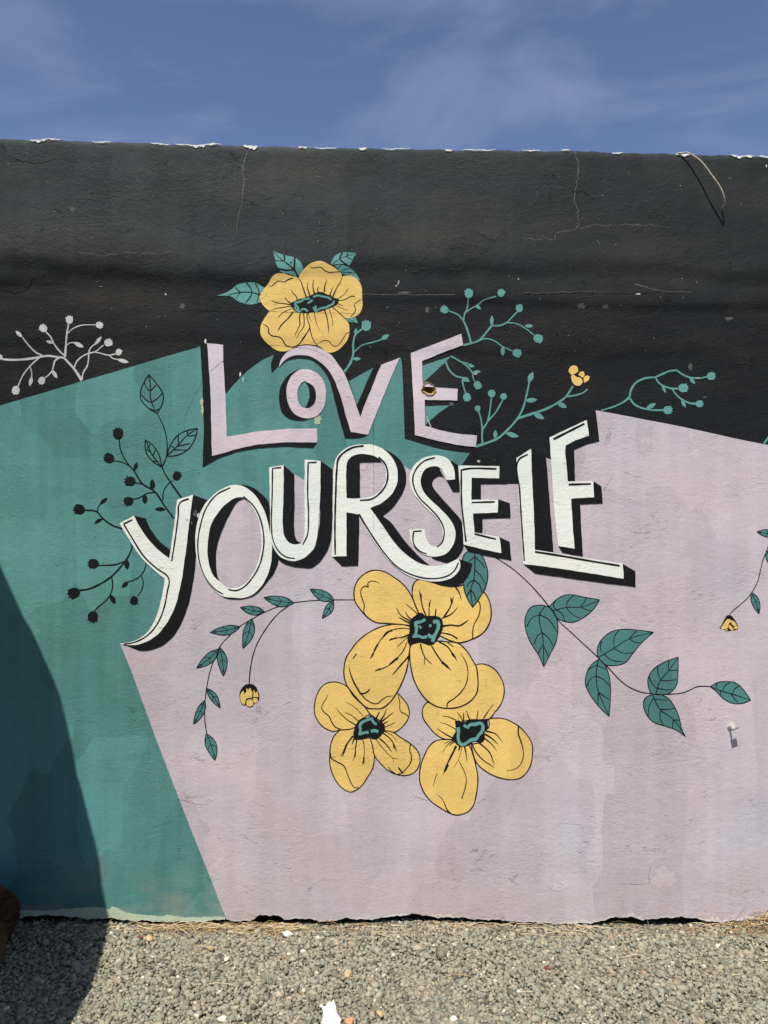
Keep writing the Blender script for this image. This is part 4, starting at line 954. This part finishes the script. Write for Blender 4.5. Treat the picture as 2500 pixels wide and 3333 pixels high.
# ---------------------------------------------------------------- wear on the wall: cracks, chips, scrapes
def jag(fr, s, seed, amp=0.0025, step=0.010):
    p = sub(pts_of(fr, s), False, step)
    r = np.random.default_rng(seed)
    q = p + r.normal(0, amp, p.shape)
    q[0], q[-1] = p[0], p[-1]
    return q
def crack(fr, s, w, mat, layer, seed, amp=0.0022):
    c = jag(fr, s, seed, amp)
    t = np.gradient(c, axis=0); t /= np.linalg.norm(t, axis=1)[:, None] + 1e-9
    nr = np.stack([-t[:, 1], t[:, 0]], 1)
    r = np.random.default_rng(seed + 50)
    ww = (0.72 if mat == 'crack' else 1.0) * w * r.uniform(0.35, 1.3, len(c)) * np.linspace(1, 0.55, len(c))
    l, rr = c + nr * ww[:, None] / 2, c - nr * ww[:, None] / 2
    m = np.stack([l, rr], 1).reshape(-1, 2); y = y_at(m, layer)
    mesh_obj('crack', [(m[i, 0], y[i], m[i, 1]) for i in range(len(m))], [(2 * i, 2 * i + 1, 2 * i + 3, 2 * i + 2) for i in range(len(c) - 1)], M[mat], wall)
crack('Z0', '1350,128 1338,150 1325,190 1310,240 1318,330 1310,400 1300,470 1285,520 1278,605', 0.0030, 'crack', 0.5, 1)
crack('Z3', '360,190 358,230 378,270 370,380 355,470 352,530 368,600 378,690 355,725 220,745 220,790 0,788', 0.0028, 'crack', 0.5, 2)
crack('Z3', '0,1160 200,1155 400,1150 560,1155 780,1155 930,1150', 0.0038, 'crackdark', 0.5, 3)
crack('Z3', '0,1152 200,1147 400,1141 560,1148', 0.0016, 'crack', 0.5, 33)
crack('Z3', '760,1090 880,1120 940,1138 1060,1140 1140,1150', 0.0024, 'crack', 0.5, 34)
crack('Z3', '380,725 480,690 620,700 760,690 900,695 990,715', 0.0018, 'crack', 0.5, 35)
crack('Z0', '-40,900 0,905 80,922 160,890 180,845 250,830', 0.0060, 'crackdark', 0.5, 4)
crack('Z0', '80,195 140,215 230,220 290,195 350,200 420,210', 0.0024, 'crackdark', 0.5, 41)
crack('Z0', '430,705 560,720 690,705 850,715 940,700', 0.0020, 'crack', 0.5, 42)
crack('Z0', '980,1017 1100,1012 1200,1018 1420,1020', 0.0020, 'crackdark', 0.5, 43, 0.001)
crack('P4', '230,985 500,1000 900,1008 1300,1012 1600,1015', 0.0011, 'crackdark', 3.7, 44, 0.001)
crack('P4', '220,1495 330,1500 420,1495 480,1510', 0.0012, 'crackdark', 3.7, 45, 0.001)
crack('A', '175,1060 230,1010 290,970 420,910 520,885', 0.0016, 'crackdark', 5.4, 46, 0.001)
crack('A', '740,890 850,905 950,950 1040,1015 1105,1085', 0.0013, 'crackdark', 5.4, 47, 0.001)
crack('C', '950,95 880,220 840,320 822,440', 0.0014, 'crackdark', 1.4, 48)
crack('D', '985,60 983,300 988,560 986,900', 0.0011, 'crackdark', 5.3, 49, 0.0012)
crack('P3', '830,1925 900,1895 960,1870', 0.0016, 'crackdark', 1.3, 50, 0.001)
crack('X', '1480,960 1350,961 1230,958 1160,957', 0.0020, 'crack', 0.5, 51, 0.001)
crack('Z7', '865,665 850,740 862,775 780,785 640,780', 0.0014, 'crackdark', 1.3, 52, 0.001)
crack('E', '1340,700 1390,620 1410,585', 0.0013, 'crackdark', 1.3, 53, 0.001)
crack('E', '1500,560 1560,590 1620,600', 0.0013, 'crackdark', 1.3, 54, 0.001)

def blotch(name, fr, x, y, rx, ry, mat, layer, seed, rag=0.35):
    k = FR[fr][2] * K
    r = np.random.default_rng(seed)
    c = wall_pt(fr, x, y)
    th = np.linspace(0, 2 * math.pi, 40, endpoint=False)
    rad = 1 + rag * np.convolve(np.tile(r.normal(0, 1, 40), 3), np.ones(3) / 3, 'same')[40:80]
    rad = np.clip(rad, 0.25, 1.8)
    p = np.stack([c[0] + rx * k * rad * np.cos(th), c[1] + ry * k * rad * np.sin(th)], 1)
    return sheet(name, [p], M[mat], layer, wall)
# paint flaked off the coping edge
r_c = np.random.default_rng(21)
chips = [(128, 62, 9), (175, 40, 4), (330, 60, 4), (520, 60, 5), (660, 120, 10), (815, 46, 22), (985, 30, 9), (1180, 26, 10), (1460, 24, 7), (1730, 60, 3), (1840, 30, 4), (2010, 36, 5), (2225, 52, 8), (2405, 50, 8), (2440, 30, 10), (2490, 40, 8), (1290, 90, 2.5), (1560, 110, 2.5), (590, 40, 3), (1060, 70, 2.5)]
for u0, wd, dp in chips:
    u = np.linspace(u0 - wd / 2, u0 + wd / 2, max(6, int(wd / 5)))
    x = (u - CX) * K
    s = np.sin(np.linspace(0.12, math.pi - 0.12, len(u)))
    zt = z_top(x) + 0.0004 + 0.0010 * s
    zb = z_top(x) - (dp * K) * s * r_c.uniform(0.1, 0.95, len(u)) - 0.0004
    sheet('chipped_edge', [np.concatenate([np.stack([x, zb], 1), np.stack([x, zt], 1)[::-1]])], M['raw'], 1.0, wall, None, 0)
M['flake'] = paint('flaked_pale_paint', (226, 216, 210), 0.9, 0.85, 0.15)
# pale flaking along the foot of the pink field
for u0, wd, dp in [(790, 90, 12), (880, 70, 6), (960, 60, 9), (1050, 120, 10), (1180, 90, 8), (1290, 100, 9), (1440, 130, 16), (1580, 120, 8), (1760, 110, 8), (1880, 160, 16), (1990, 90, 9), (2060, 130, 16), (2180, 110, 12), (2330, 120, 20), (2440, 130, 22), (650, 90, 8), (450, 120, 5)]:
    u = np.linspace(u0 - wd / 2, u0 + wd / 2, max(8, int(wd / 6)))
    x = (u - CX) * K
    s = np.sin(np.linspace(0.1, math.pi - 0.1, len(u)))
    sheet('flaked_paint', [np.concatenate([np.stack([x, z_bot(x) + 0.0006], 1), np.stack([x, z_bot(x) + 0.001 + dp * K * 0.7 * s * r_c.uniform(0.15, 1.3, len(u))], 1)[::-1]])], M['flake'], 1.5, wall, None, 0)
M['scuff'] = paint('scuffed_grey', (84, 84, 81), 1.4)
M['pinkpale'] = paint('rubbed_pink', (212, 196, 197), 0.9)
for i, a in enumerate([('A', 900, 1385, 24, 26, 'cream', 1.3), ('A', 890, 1372, 12, 30, 'cream', 1.35), ('A', 118, 1262, 10, 24, 'cream', 4.6), ('A', 122, 1310, 8, 40, 'cream', 4.6), ('A', 1445, 455, 7, 14, 'scuff', 0.5), ('A', 1475, 525, 45, 7, 'scuff', 0.5),
                       ('Z0', 397, 470, 14, 15, 'scuff', 0.5), ('Z0', 895, 925, 5, 5, 'pale', 0.5), ('Z0', 985, 990, 12, 12, 'scuff', 0.5), ('Z0', 1110, 1178, 5, 12, 'raw', 0.5), ('A', 378, 1075, 5, 14, 'raw', 4.6), ('A', 398, 1112, 3, 16, 'raw', 4.6),
                       ('C', 905, 975, 12, 22, 'scuff', 4.6), ('C', 925, 990, 8, 14, 'pale', 4.6), ('C', 880, 1040, 5, 12, 'scuff', 4.6), ('C', 850, 1020, 10, 8, 'cream', 5.4), ('E', 375, 478, 12, 10, 'pale', 0.5), ('E', 495, 466, 5, 5, 'scuff', 0.5),
                       ('B', 1435, 405, 22, 18, 'scuff', 0.5), ('B', 720, 865, 10, 6, 'pale', 2.4), ('B', 558, 1068, 16, 12, 'scuff', 0.5), ('B', 1010, 225, 6, 4, 'cream', 2.4), ('J', 960, 120, 20, 35, 'scuff', 0.5), ('J', 1090, 395, 16, 6, 'scuff', 0.5), ('J', 1025, 222, 20, 6, 'cream', 2.3),
                       ('J', 970, 740, 14, 60, 'pinkpale', 1.3), ('J', 990, 900, 45, 40, 'pinkpale', 1.3), ('J', 560, 780, 70, 30, 'pinkpale', 1.3), ('Z5', 490, 195, 40, 30, 'teal', 1.2), ('Z7', 960, 740, 80, 60, 'pinkpale', 1.3), ('Z7', 1440, 1000, 30, 20, 'pinkpale', 1.3),
                       ('Z3', 1395, 1320, 26, 10, 'scuff', 0.5), ('Z3', 560, 1240, 20, 16, 'scuff', 0.5), ('Z3', 1400, 378, 14, 5, 'scuff', 0.5), ('Z3', 1648, 290, 3, 12, 'raw', 0.5), ('Z3', 780, 1157, 16, 5, 'cream', 0.7), ('A', 1640, 640, 14, 18, 'scuff', 0.5)]):
    blotch('scuff_mark', *a[:7], 100 + i)
strokes('scratch_mark', 'B', [('392,1150 402,1180 422,1225', 6, 4, False), ('205,235 200,262', 4, 3, False), ('180,272 195,268', 5, 4, False)], M['pale'], 2.0, wall)
rsp = np.random.default_rng(77)                       # flecks scattered over the black paint
def flecks(name, n, u0, u1, v0, v1, mat, layer, s0, s1):
    V, Fc = [], []
    for _ in range(n):
        c = px(rsp.uniform(u0, u1), rsp.uniform(v0, v1)); a = rsp.uniform(0, 3.14); s = rsp.uniform(s0, s1)
        p = np.array([c + s * rsp.uniform(0.5, 1.2) * np.array((math.cos(a + t), math.sin(a + t) * 0.7)) for t in (0, 1.3, 2.4, 3.6, 5.0)])
        y = y_at(p, layer); b = len(V)
        V += [(p[i, 0], y[i], p[i, 1]) for i in range(5)]; Fc.append(tuple(range(b, b + 5)))
    o = mesh_obj(name, V, Fc, M[mat], wall); o['kind'] = 'stuff'
flecks('paint_flecks', 130, 0, 2500, 520, 1150, 'pale', 0.5, 0.0007, 0.0022)
flecks('paint_flecks', 60, 560, 2050, 1380, 1950, 'pale', 4.7, 0.0006, 0.0013)

# bolt with a small plate, set in the pink field
M['zinc'] = simple_mat('weathered_zinc', (120, 124, 116), (196, 200, 190), 90, 0.45, 0.2, 0.001, (1, 1, 1), 0.6, 0.5)
def tube(pts, rad, n=8, cap=True):
    pts = [Vector(p) for p in pts]
    rad = rad if hasattr(rad, '__len__') else [rad] * len(pts)
    V, Fc = [], []
    up = Vector((0, 0, 1))
    for i, p in enumerate(pts):
        t = (pts[min(i + 1, len(pts) - 1)] - pts[max(i - 1, 0)]).normalized()
        a = t.cross(up if abs(t.dot(up)) < 0.95 else Vector((1, 0, 0))).normalized()
        b = t.cross(a)
        V += [tuple(p + (a * math.cos(6.28318 * k / n) + b * math.sin(6.28318 * k / n)) * rad[i]) for k in range(n)]
    for i in range(len(pts) - 1):
        Fc += [(i * n + k, (i + 1) * n + k, (i + 1) * n + (k + 1) % n, i * n + (k + 1) % n) for k in range(n)]
    if cap: Fc += [tuple(range(n)), tuple(range((len(pts) - 1) * n, len(pts) * n))[::-1]]
    return V, Fc
bc = px(2374, 2369); by = -float(relief(bc[0], bc[1]))
blotch('bare_patch', 'X', 2381, 2364, 13, 13, 'flake', 1.6, 5, 0.12)
bolt = empty('bolt', (bc[0], by, bc[1]), wall, 'zinc bolt with a small square plate sticking out of the pink field')
v, f = tube([(0, 0.01, 0), (0, -0.004, 0)], [0.009, 0.009], 6); mesh_obj('nut', v, f, M['zinc'], bolt)
v, f = tube([(0, 0, 0), (0.001, -0.020, 0.001), (0.002, -0.034, 0.002)], 0.0035, 10); mesh_obj('shank', v, f, M['zinc'], bolt)
ca, sa = math.cos(0.38), math.sin(0.38)
pv = []
for x in (-0.004, 0.021):
    for y in (-0.026, -0.042):
        for z in (-0.0025, 0.0025): pv.append((x * ca - z * sa, y, x * sa + z * ca + (-y - 0.026) * 0.28))
mesh_obj('plate', pv, [(0, 1, 3, 2), (4, 6, 7, 5), (0, 4, 5, 1), (2, 3, 7, 6), (0, 2, 6, 4), (1, 5, 7, 3)], M['zinc'], bolt)

# ---------------------------------------------------------------- loose things
M['wire'] = simple_mat('dusty_cable', (120, 108, 88), (212, 202, 180), 60, 0.6, 0.2, 0.001, (1, 1, 1))
wp = []
for (u, vpx, out) in ((2205, 499, -0.004), (2222, 501, 0.006), (2236, 506, 0.016), (2268, 538, 0.033), (2300, 590, 0.046), (2326, 632, 0.050), (2340, 664, 0.042), (2347, 676, 0.022), (2346, 680, 0.000)):
    q = px(u, vpx); wp.append((q[0], -float(relief(q[0], q[1])) - out - 0.003, q[1]))
wpp = np.array(wp); cc = []
for i in range(len(wpp) - 1):
    p0, p1, p2, p3 = wpp[max(i - 1, 0)], wpp[i], wpp[i + 1], wpp[min(i + 2, len(wpp) - 1)]
    for t in np.linspace(0, 1, 6, endpoint=False):
        cc.append(0.5 * ((2 * p1) + (-p0 + p2) * t + (2 * p0 - 5 * p1 + 4 * p2 - p3) * t * t + (-p0 + 3 * p1 - 3 * p2 + p3) * t ** 3))
v, f = tube(cc, 0.0030, 8)
wo = mesh_obj('cable', v, f, M['wire'], None, True)
wo['label'] = 'short stiff beige cable bowing out from the top of the black wall'; wo['category'] = 'cable'

# dry straw blown against the foot of the wall
M['straw'] = island_mat('dry_straw', [(0.0, (96, 70, 44)), (0.3, (170, 140, 94)), (0.6, (206, 182, 134)), (0.85, (222, 206, 166)), (1.0, (130, 84, 54))], 0.8, 90)
V, Fc = [], []
rs = np.random.default_rng(12)
def straw(x, y, z, L, a, r, lift=0.2):
    pts = []
    bend = rs.normal(0, 0.35)
    for t in np.linspace(0, 1, 5):
        aa = a + bend * t
        pts.append((x + L * t * math.cos(aa), min(-0.004, y + L * t * math.sin(aa)), z + L * lift * math.sin(3.0 * t) * 0.5 + 0.002))
    v, f = tube(pts, [r, r, r * 0.9, r * 0.7, r * 0.35], 4, False)
    b = len(V); V.extend(v); Fc.extend([tuple(b + k for k in q) for q in f])
for (u0, u1, n_) in ((330, 520, 30), (480, 700, 80), (700, 790, 40), (790, 960, 120), (960, 1330, 44), (1370, 1530, 60), (1560, 1930, 46), (1930, 2300, 30), (2300, 2420, 30), (2400, 2620, 210), (60, 330, 25), (-400, 60, 40), (2620, 3400, 120)):
    for _ in range(n_):
        y = -abs(rs.normal(0.018, 0.026)) - 0.006
        if rs.uniform() < 0.08: y = -rs.uniform(0.03, 0.5)
        straw((rs.uniform(u0, u1) - CX) * K, y, GZ + 0.008 + rs.uniform(0, 0.008), rs.uniform(0.03, 0.11), rs.choice([0, math.pi]) + rs.normal(0, 0.5), rs.uniform(0.0006, 0.0016), abs(rs.normal(0, 0.16)))
for u, h, ln in ((2368, 0.10, 0.06), (2360, 0.05, 0.02), (2105, 0.05, -0.01), (1520, 0.03, 0.02), (350, 0.05, 0.03), (2545, 0.09, -0.03)):
    x = (u - CX) * K
    v, f = tube([(x, -0.03, GZ), (x + ln * 0.3, -0.035, GZ + h * 0.5), (x + ln, -0.03, GZ + h)], [0.0016, 0.0012, 0.0004], 4, False)
    b = len(V); V.extend(v); Fc.extend([tuple(b + k for k in q) for q in f])
for _ in range(170):                                   # a tangled heap
    u = rs.normal(2490, 45); hgt = max(0.0, 0.055 * (1 - ((u - 2490) / 110) ** 2))
    straw((u - CX) * K, -abs(rs.normal(0.03, 0.02)) - 0.006, GZ + 0.010 + rs.uniform(0, 1) * hgt, rs.uniform(0.03, 0.09), rs.uniform(-0.8, 0.8) + rs.choice([0, math.pi]), rs.uniform(0.0006, 0.0014), rs.normal(0, 0.3))
so = mesh_obj('dry_straw', V, Fc, M['straw']); so['kind'] = 'stuff'
so['label'] = 'dry yellow straw blown against the foot of the wall'; so['category'] = 'straw'

def ground_xy(u, vpx, z=GZ + 0.012):
    d = (CAM_Z - z) * F_PX / (vpx - CY)
    return ((u - CX) / F_PX * d, d - DIST)
def lump(name, u, vpx, size, mat, label, cat, seed, group=None):
    """angular stone"""
    r = np.random.default_rng(seed)
    bmv = []
    x, y = ground_xy(u, vpx)
    import bmesh
    bm = bmesh.new(); bmesh.ops.create_icosphere(bm, subdivisions=2, radius=1)
    ax = [Vector(r.normal(0, 1, 3)).normalized() for _ in range(9)]; dd = r.uniform(0.62, 0.95, 9)
    for v_ in bm.verts:
        for a_, d_ in zip(ax, dd):
            e_ = v_.co.dot(a_) - d_
            if e_ > 0: v_.co -= a_ * e_
        v_.co = Vector((v_.co.x * size[0], v_.co.y * size[1], v_.co.z * size[2]))
    me = bpy.data.meshes.new(name); bm.to_mesh(me); bm.free()
    me.materials.append(mat)
    o = bpy.data.objects.new(name, me); col.objects.link(o)
    o.location = (x, y, GZ + 0.010 + size[2] * 0.55); o.rotation_euler = (r.normal(0, 0.2), r.normal(0, 0.2), r.uniform(0, 6))
    o['label'] = label; o['category'] = cat
    if group: o['group'] = group
    return o
M['rock'] = simple_mat('grey_stone', (112, 108, 96), (160, 154, 138), 70, 0.9, 0.4, 0.002)
M['palerock'] = simple_mat('pale_stone', (190, 180, 156), (226, 218, 200), 60, 0.9, 0.3, 0.002)
M['tanrock'] = simple_mat('tan_stone', (170, 146, 104), (210, 186, 140), 60, 0.9, 0.3, 0.002)
M['brick'] = simple_mat('brick_chip', (176, 118, 78), (214, 168, 128), 120, 0.95, 0.5, 0.002)
M['rubble'] = simple_mat('broken_render', (206, 196, 182), (236, 230, 220), 60, 0.95, 0.5, 0.003)
lump('stone', 294, 3034, (0.024, 0.018, 0.019), M['rock'], 'fist sized grey stone in the shade near the foot of the teal field', 'stone', 1)
lump('stone', 488, 3056, (0.018, 0.015, 0.010), M['tanrock'], 'flat tan stone below the straw under the teal field', 'stone', 2)
lump('stone', 688, 3089, (0.013, 0.012, 0.009), M['tanrock'], 'small tan stone below the corner where teal meets pink', 'stone', 3)
lump('stone', 938, 3045, (0.022, 0.020, 0.011), M['rubble'], 'chunk of fallen pale plaster beside the straw under the wall gap', 'stone', 4)
lump('stone', 737, 3124, (0.012, 0.010, 0.008), M['palerock'], 'small white pebble in the sunlit gravel near the edge of the shade', 'stone', 5)
lump('stone', 1132, 3172, (0.020, 0.017, 0.010), M['tanrock'], 'broad beige stone above the white tissue scrap', 'stone', 6)
lump('stone', 1236, 3303, (0.017, 0.013, 0.009), M['tanrock'], 'rounded tan stone right of the brick chip', 'stone', 7)
lump('brick_chip', 1135, 3330, (0.026, 0.018, 0.011), M['brick'], 'orange brick chip lying beside the white tissue scrap', 'brick chip', 8)
lump('wood_chip', 370, 3189, (0.015, 0.006, 0.004), M['straw'], 'pale wood chip on the gravel just outside the shade', 'wood chip', 9)

M['dryleaf'] = simple_mat('dry_leaf', (92, 44, 28), (140, 78, 46), 60, 0.7, 0.4, 0.001)
def dry_leaf(u, vpx, L, rz, tilt, label, z=0.012):
    x, y = ground_xy(u, vpx)
    o, mid, nr, g_ = lens((-L / 2, 0), (L / 2, 0), L * 0.45, 0.06, 0.45, 10)
    n_ = len(o)
    v = [(p[0], p[1], 0.10 * abs(p[1]) * 4 + 0.18 * L * (p[0] / L) ** 2) for p in o] + [(p[0], p[1], 0.18 * L * (p[0] / L) ** 2) for p in mid]
    f = []
    m = len(mid)
    for i in range(m - 1):
        f.append((i, i + 1, n_ + i + 1, n_ + i))
        a, b = (n_ - i) % n_, (n_ - i - 1) % n_
        if i == 0: a = 0
        f.append((n_ + i, n_ + i + 1, b if i < m - 2 else m - 1, a))
    ob = mesh_obj('fallen_leaf', v, f, M['dryleaf'])
    sm = ob.modifiers.new('thickness', 'SOLIDIFY'); sm.thickness = 0.0006
    ob.location = (x, y, GZ + z); ob.rotation_euler = (tilt, 0.15, rz)
    ob['label'] = label; ob['category'] = 'leaf'
dry_leaf(453, 3053, 0.026, 0.6, 0.3, 'dark red fallen leaf below the teal field')
dry_leaf(1779, 3153, 0.026, 0.1, 0.2, 'brown fallen leaf on the open gravel under the pink field')
dry_leaf(2014, 3000, 0.030, 1.4, 1.2, 'upright brown leaf caught in the gap under the pink field', 0.022)

# white tissue scrap at the edge of the frame
M['tissue'] = simple_mat('white_tissue', (222, 224, 224), (238, 239, 238), 60, 0.9, 0.6, 0.004)
tu, tv = 1078, 3325
x0, y0 = ground_xy(tu, 3333)
nxg, nyg = 30, 60
V, Fc = [], []
rt = np.random.default_rng(9)
wv = [(rt.uniform(40, 160), rt.uniform(40, 160), rt.uniform(0, 6)) for _ in range(7)]
prof_t = np.array([(0, 0.030, 0.0), (0.55, 0.031, 0.0), (0.66, 0.029, -0.001), (0.72, 0.024, -0.006), (0.77, 0.021, -0.010), (0.82, 0.025, -0.014), (0.845, 0.030, -0.018), (0.87, 0.022, -0.010), (0.92, 0.014, -0.004), (0.97, 0.007, -0.001), (1.0, 0.001, 0.001)])
for j in range(nyg):
    t = j / (nyg - 1)                              # 0 near, 1 the torn far tip
    half = float(np.interp(t, prof_t[:, 0], prof_t[:, 1])); off = float(np.interp(t, prof_t[:, 0], prof_t[:, 2]))
    for i in range(nxg):
        s = 2 * i / (nxg - 1) - 1
        xx = off + s * half * (1 + 0.05 * math.sin(t * 31 + s * 2) + 0.04 * math.sin(t * 67))
        yy = -0.115 + 0.215 * t + 0.003 * math.sin(s * 9 + t * 4)
        zz = 0.024 * max(0.0, 1 - s * s) ** 0.5 * (1 - 0.65 * t) + sum(0.0022 * math.sin(a * xx * 1.6 + b * yy * 1.2 + c) for a, b, c in wv) * 0.8 + 0.003
        V.append((xx, yy, zz))
for j in range(nyg - 1):
    for i in range(nxg - 1):
        b = j * nxg + i; Fc.append((b, b + 1, b + nxg + 1, b + nxg))
ti = mesh_obj('tissue_scrap', V, Fc, M['tissue'], None, True)
sm = ti.modifiers.new('thickness', 'SOLIDIFY'); sm.thickness = 0.002
ti.location = (x0, y0, GZ + 0.014)
ti['label'] = 'torn white tissue scrap lying on the gravel'; ti['category'] = 'tissue'

# ---------------------------------------------------------------- log and added shade-casting trunk at the left
def wood_mat(name, c1, c2, stretch):
    m = simple_mat(name, c1, c2, 14, 0.9, 1.0, 0.03, stretch)
    return m
M['bark'] = wood_mat('weathered_bark', (34, 22, 15), (132, 98, 66), (5, 1.2, 5))
M['endgrain'] = wood_mat('cracked_end_grain', (26, 16, 11), (98, 62, 40), (1, 1.5, 6))
def round_log(name, path, radii, mat_side, mat_end, label, cat, n=40, lump_=0.06, seed=1, cap=True):
    r = np.random.default_rng(seed)
    P = [Vector(p) for p in path]
    ph = r.uniform(0, 6.28, 6)
    V, Fc = [], []
    for i, p in enumerate(P):
        t = (P[min(i + 1, len(P) - 1)] - P[max(i - 1, 0)]).normalized()
        a = t.cross(Vector((0, 1, 0.02))).normalized(); b = t.cross(a).normalized()
        for k in range(n):
            th = 2 * math.pi * k / n
            rr = radii[i] * (1 + lump_ * (math.sin(2 * th + ph[0] + i * 0.15) * 0.5 + math.sin(5 * th + ph[1] - i * 0.1) * 0.3 + math.sin(9 * th + ph[2] + i * 0.5) * 0.2 + 0.25 * math.sin(17 * th + i * 0.21)))
            V.append(tuple(p + (a * math.cos(th) + b * math.sin(th)) * rr))
    for i in range(len(P) - 1):
        Fc += [(i * n + k, i * n + (k + 1) % n, (i + 1) * n + (k + 1) % n, (i + 1) * n + k) for k in range(n)]
    o = empty(name, tuple(P[0]), None, label, cat)
    L0 = P[0]
    bk = mesh_obj('bark', [tuple(Vector(v) - L0) for v in V], Fc, mat_side, o, True)
    if cap:
        for idx, sgn in ((0, -1), (len(P) - 1, 1)):
            ring = [Vector(v) for v in V[idx * n:(idx + 1) * n]]
            c = sum(ring, Vector()) / n
            t = (P[1] - P[0]).normalized() * -1 if idx == 0 else (P[-1] - P[-2]).normalized()
            vs = [tuple(c + t * 0.004 - L0)]; fs = []
            for q, s in enumerate((0.25, 0.5, 0.75, 0.93)):
                for k in range(n):
                    vs.append(tuple(c + (ring[k] - c) * s + t * (0.004 + 0.003 * math.sin(k * 1.7 + q * 2.1) - 0.010 * (k % 13 == 0) * (s > 0.3)) - L0))
            vs += [tuple(v - L0) for v in ring]
            fs += [(0, 1 + k, 1 + (k + 1) % n) for k in range(n)]
            for q in range(4):
                fs += [(1 + q * n + k, 1 + (q + 1) * n + k, 1 + (q + 1) * n + (k + 1) % n, 1 + q * n + (k + 1) % n) for k in range(n)]
            mesh_obj('cut_end', vs, fs, mat_end, o)
    return o
# the log: cut end turned to the yard, resting on a broken root, half out of frame
lg = round_log('log', [(-1.398, -0.300, 0.140), (-1.43, -0.285, 0.140), (-1.50, -0.255, 0.138), (-1.60, -0.215, 0.135), (-1.69, -0.180, 0.130)], [0.116, 0.124, 0.127, 0.122, 0.115],
          M['bark'], M['endgrain'], 'weathered brown log with a cut end lying in the shade below the teal field', 'log', 44, 0.08, 4)
L0 = Vector((-1.398, -0.300, 0.140))
rv, rf = tube([Vector(q) - L0 for q in ((-1.45, -0.26, 0.11), (-1.43, -0.34, 0.075), (-1.425, -0.42, 0.035), (-1.44, -0.50, -0.005), (-1.455, -0.55, -0.03))], [0.085, 0.096, 0.088, 0.068, 0.045], 22)
rv = [(x * 1 + 0.006 * math.sin(y * 90 + z * 70), y, z + 0.005 * math.sin(x * 110 + y * 40)) for x, y, z in rv]
mesh_obj('root', rv, rf, M['bark'], lg, True)
# unseen trunk added and shaped to throw the curved shade on teal and gravel
edge = []
for (u, vpx, e) in ((-330, 1150, 0.570), (-200, 1430, 0.590), (-90, 1650, 0.610), (0, 1828, 0.630), (24, 1888, 0.630), (53, 1956, 0.640), (96, 2047, 0.650), (145, 2163, 0.660), (183, 2245, 0.670), (212, 2322, 0.680), (224, 2370, 0.690), (224, 2423, 0.700), (229, 2500, 0.710), (241, 2529, 0.715),
                    (263, 2577, 0.720), (280, 2625, 0.725), (294, 2678, 0.730), (313, 2736, 0.735), (318, 2775, 0.740), (316, 2809, 0.745), (321, 2862, 0.750), (333, 2915, 0.750), (342, 2944, 0.750), (355, 2990, 0.750)):
    q = px(u, vpx); s = e / -sun_dir.y
    edge.append(Vector((q[0], 0, q[1])) + sun_dir * s)
for (u, vpx, e) in ((352, 3055, 0.744), (349, 3079, 0.730), (333, 3122, 0.701), (309, 3175, 0.664), (296, 3223, 0.636), (284, 3271, 0.618), (275, 3320, 0.590)):
    gx_, gy_ = ground_xy(u, vpx); s = e / -sun_dir.y
    edge.append(Vector((gx_, gy_, 0)) + sun_dir * s)
for q in ((-1.20, -1.30, 0.95), (-1.22, -1.40, 0.62), (-1.30, -1.48, 0.30), (-1.32, -1.52, -0.02)): edge.append(Vector(q))
edge = edge[::-1]
cen = []; rad = []
for i, p in enumerate(edge):
    t = (edge[min(i + 2, len(edge) - 1)] - edge[max(i - 2, 0)]).normalized()
    side = t.cross(sun_dir).normalized()
    if side.x > 0: side = -side
    R_ = 0.40 - 0.06 * i / len(edge)
    cen.append(p + side * R_); rad.append(R_)
for _ in range(5):                                     # no folds where the edge kinks
    cen = [cen[0]] + [(cen[i - 1] + cen[i] * 2 + cen[i + 1]) / 4 for i in range(1, len(cen) - 1)] + [cen[-1]]
cen.insert(0, cen[0] + Vector((0.02, -0.05, -0.25))); rad.insert(0, rad[0] * 1.1)
M['trunkbark'] = wood_mat('furrowed_bark', (40, 30, 23), (116, 96, 76), (2.6, 2.6, 0.35))
round_log('shade_caster_trunk', cen, rad, M['trunkbark'], M['endgrain'], 'unseen leaning bare trunk added left of the mural to cast its shade', 'shade caster', 64, 0.02, 6)
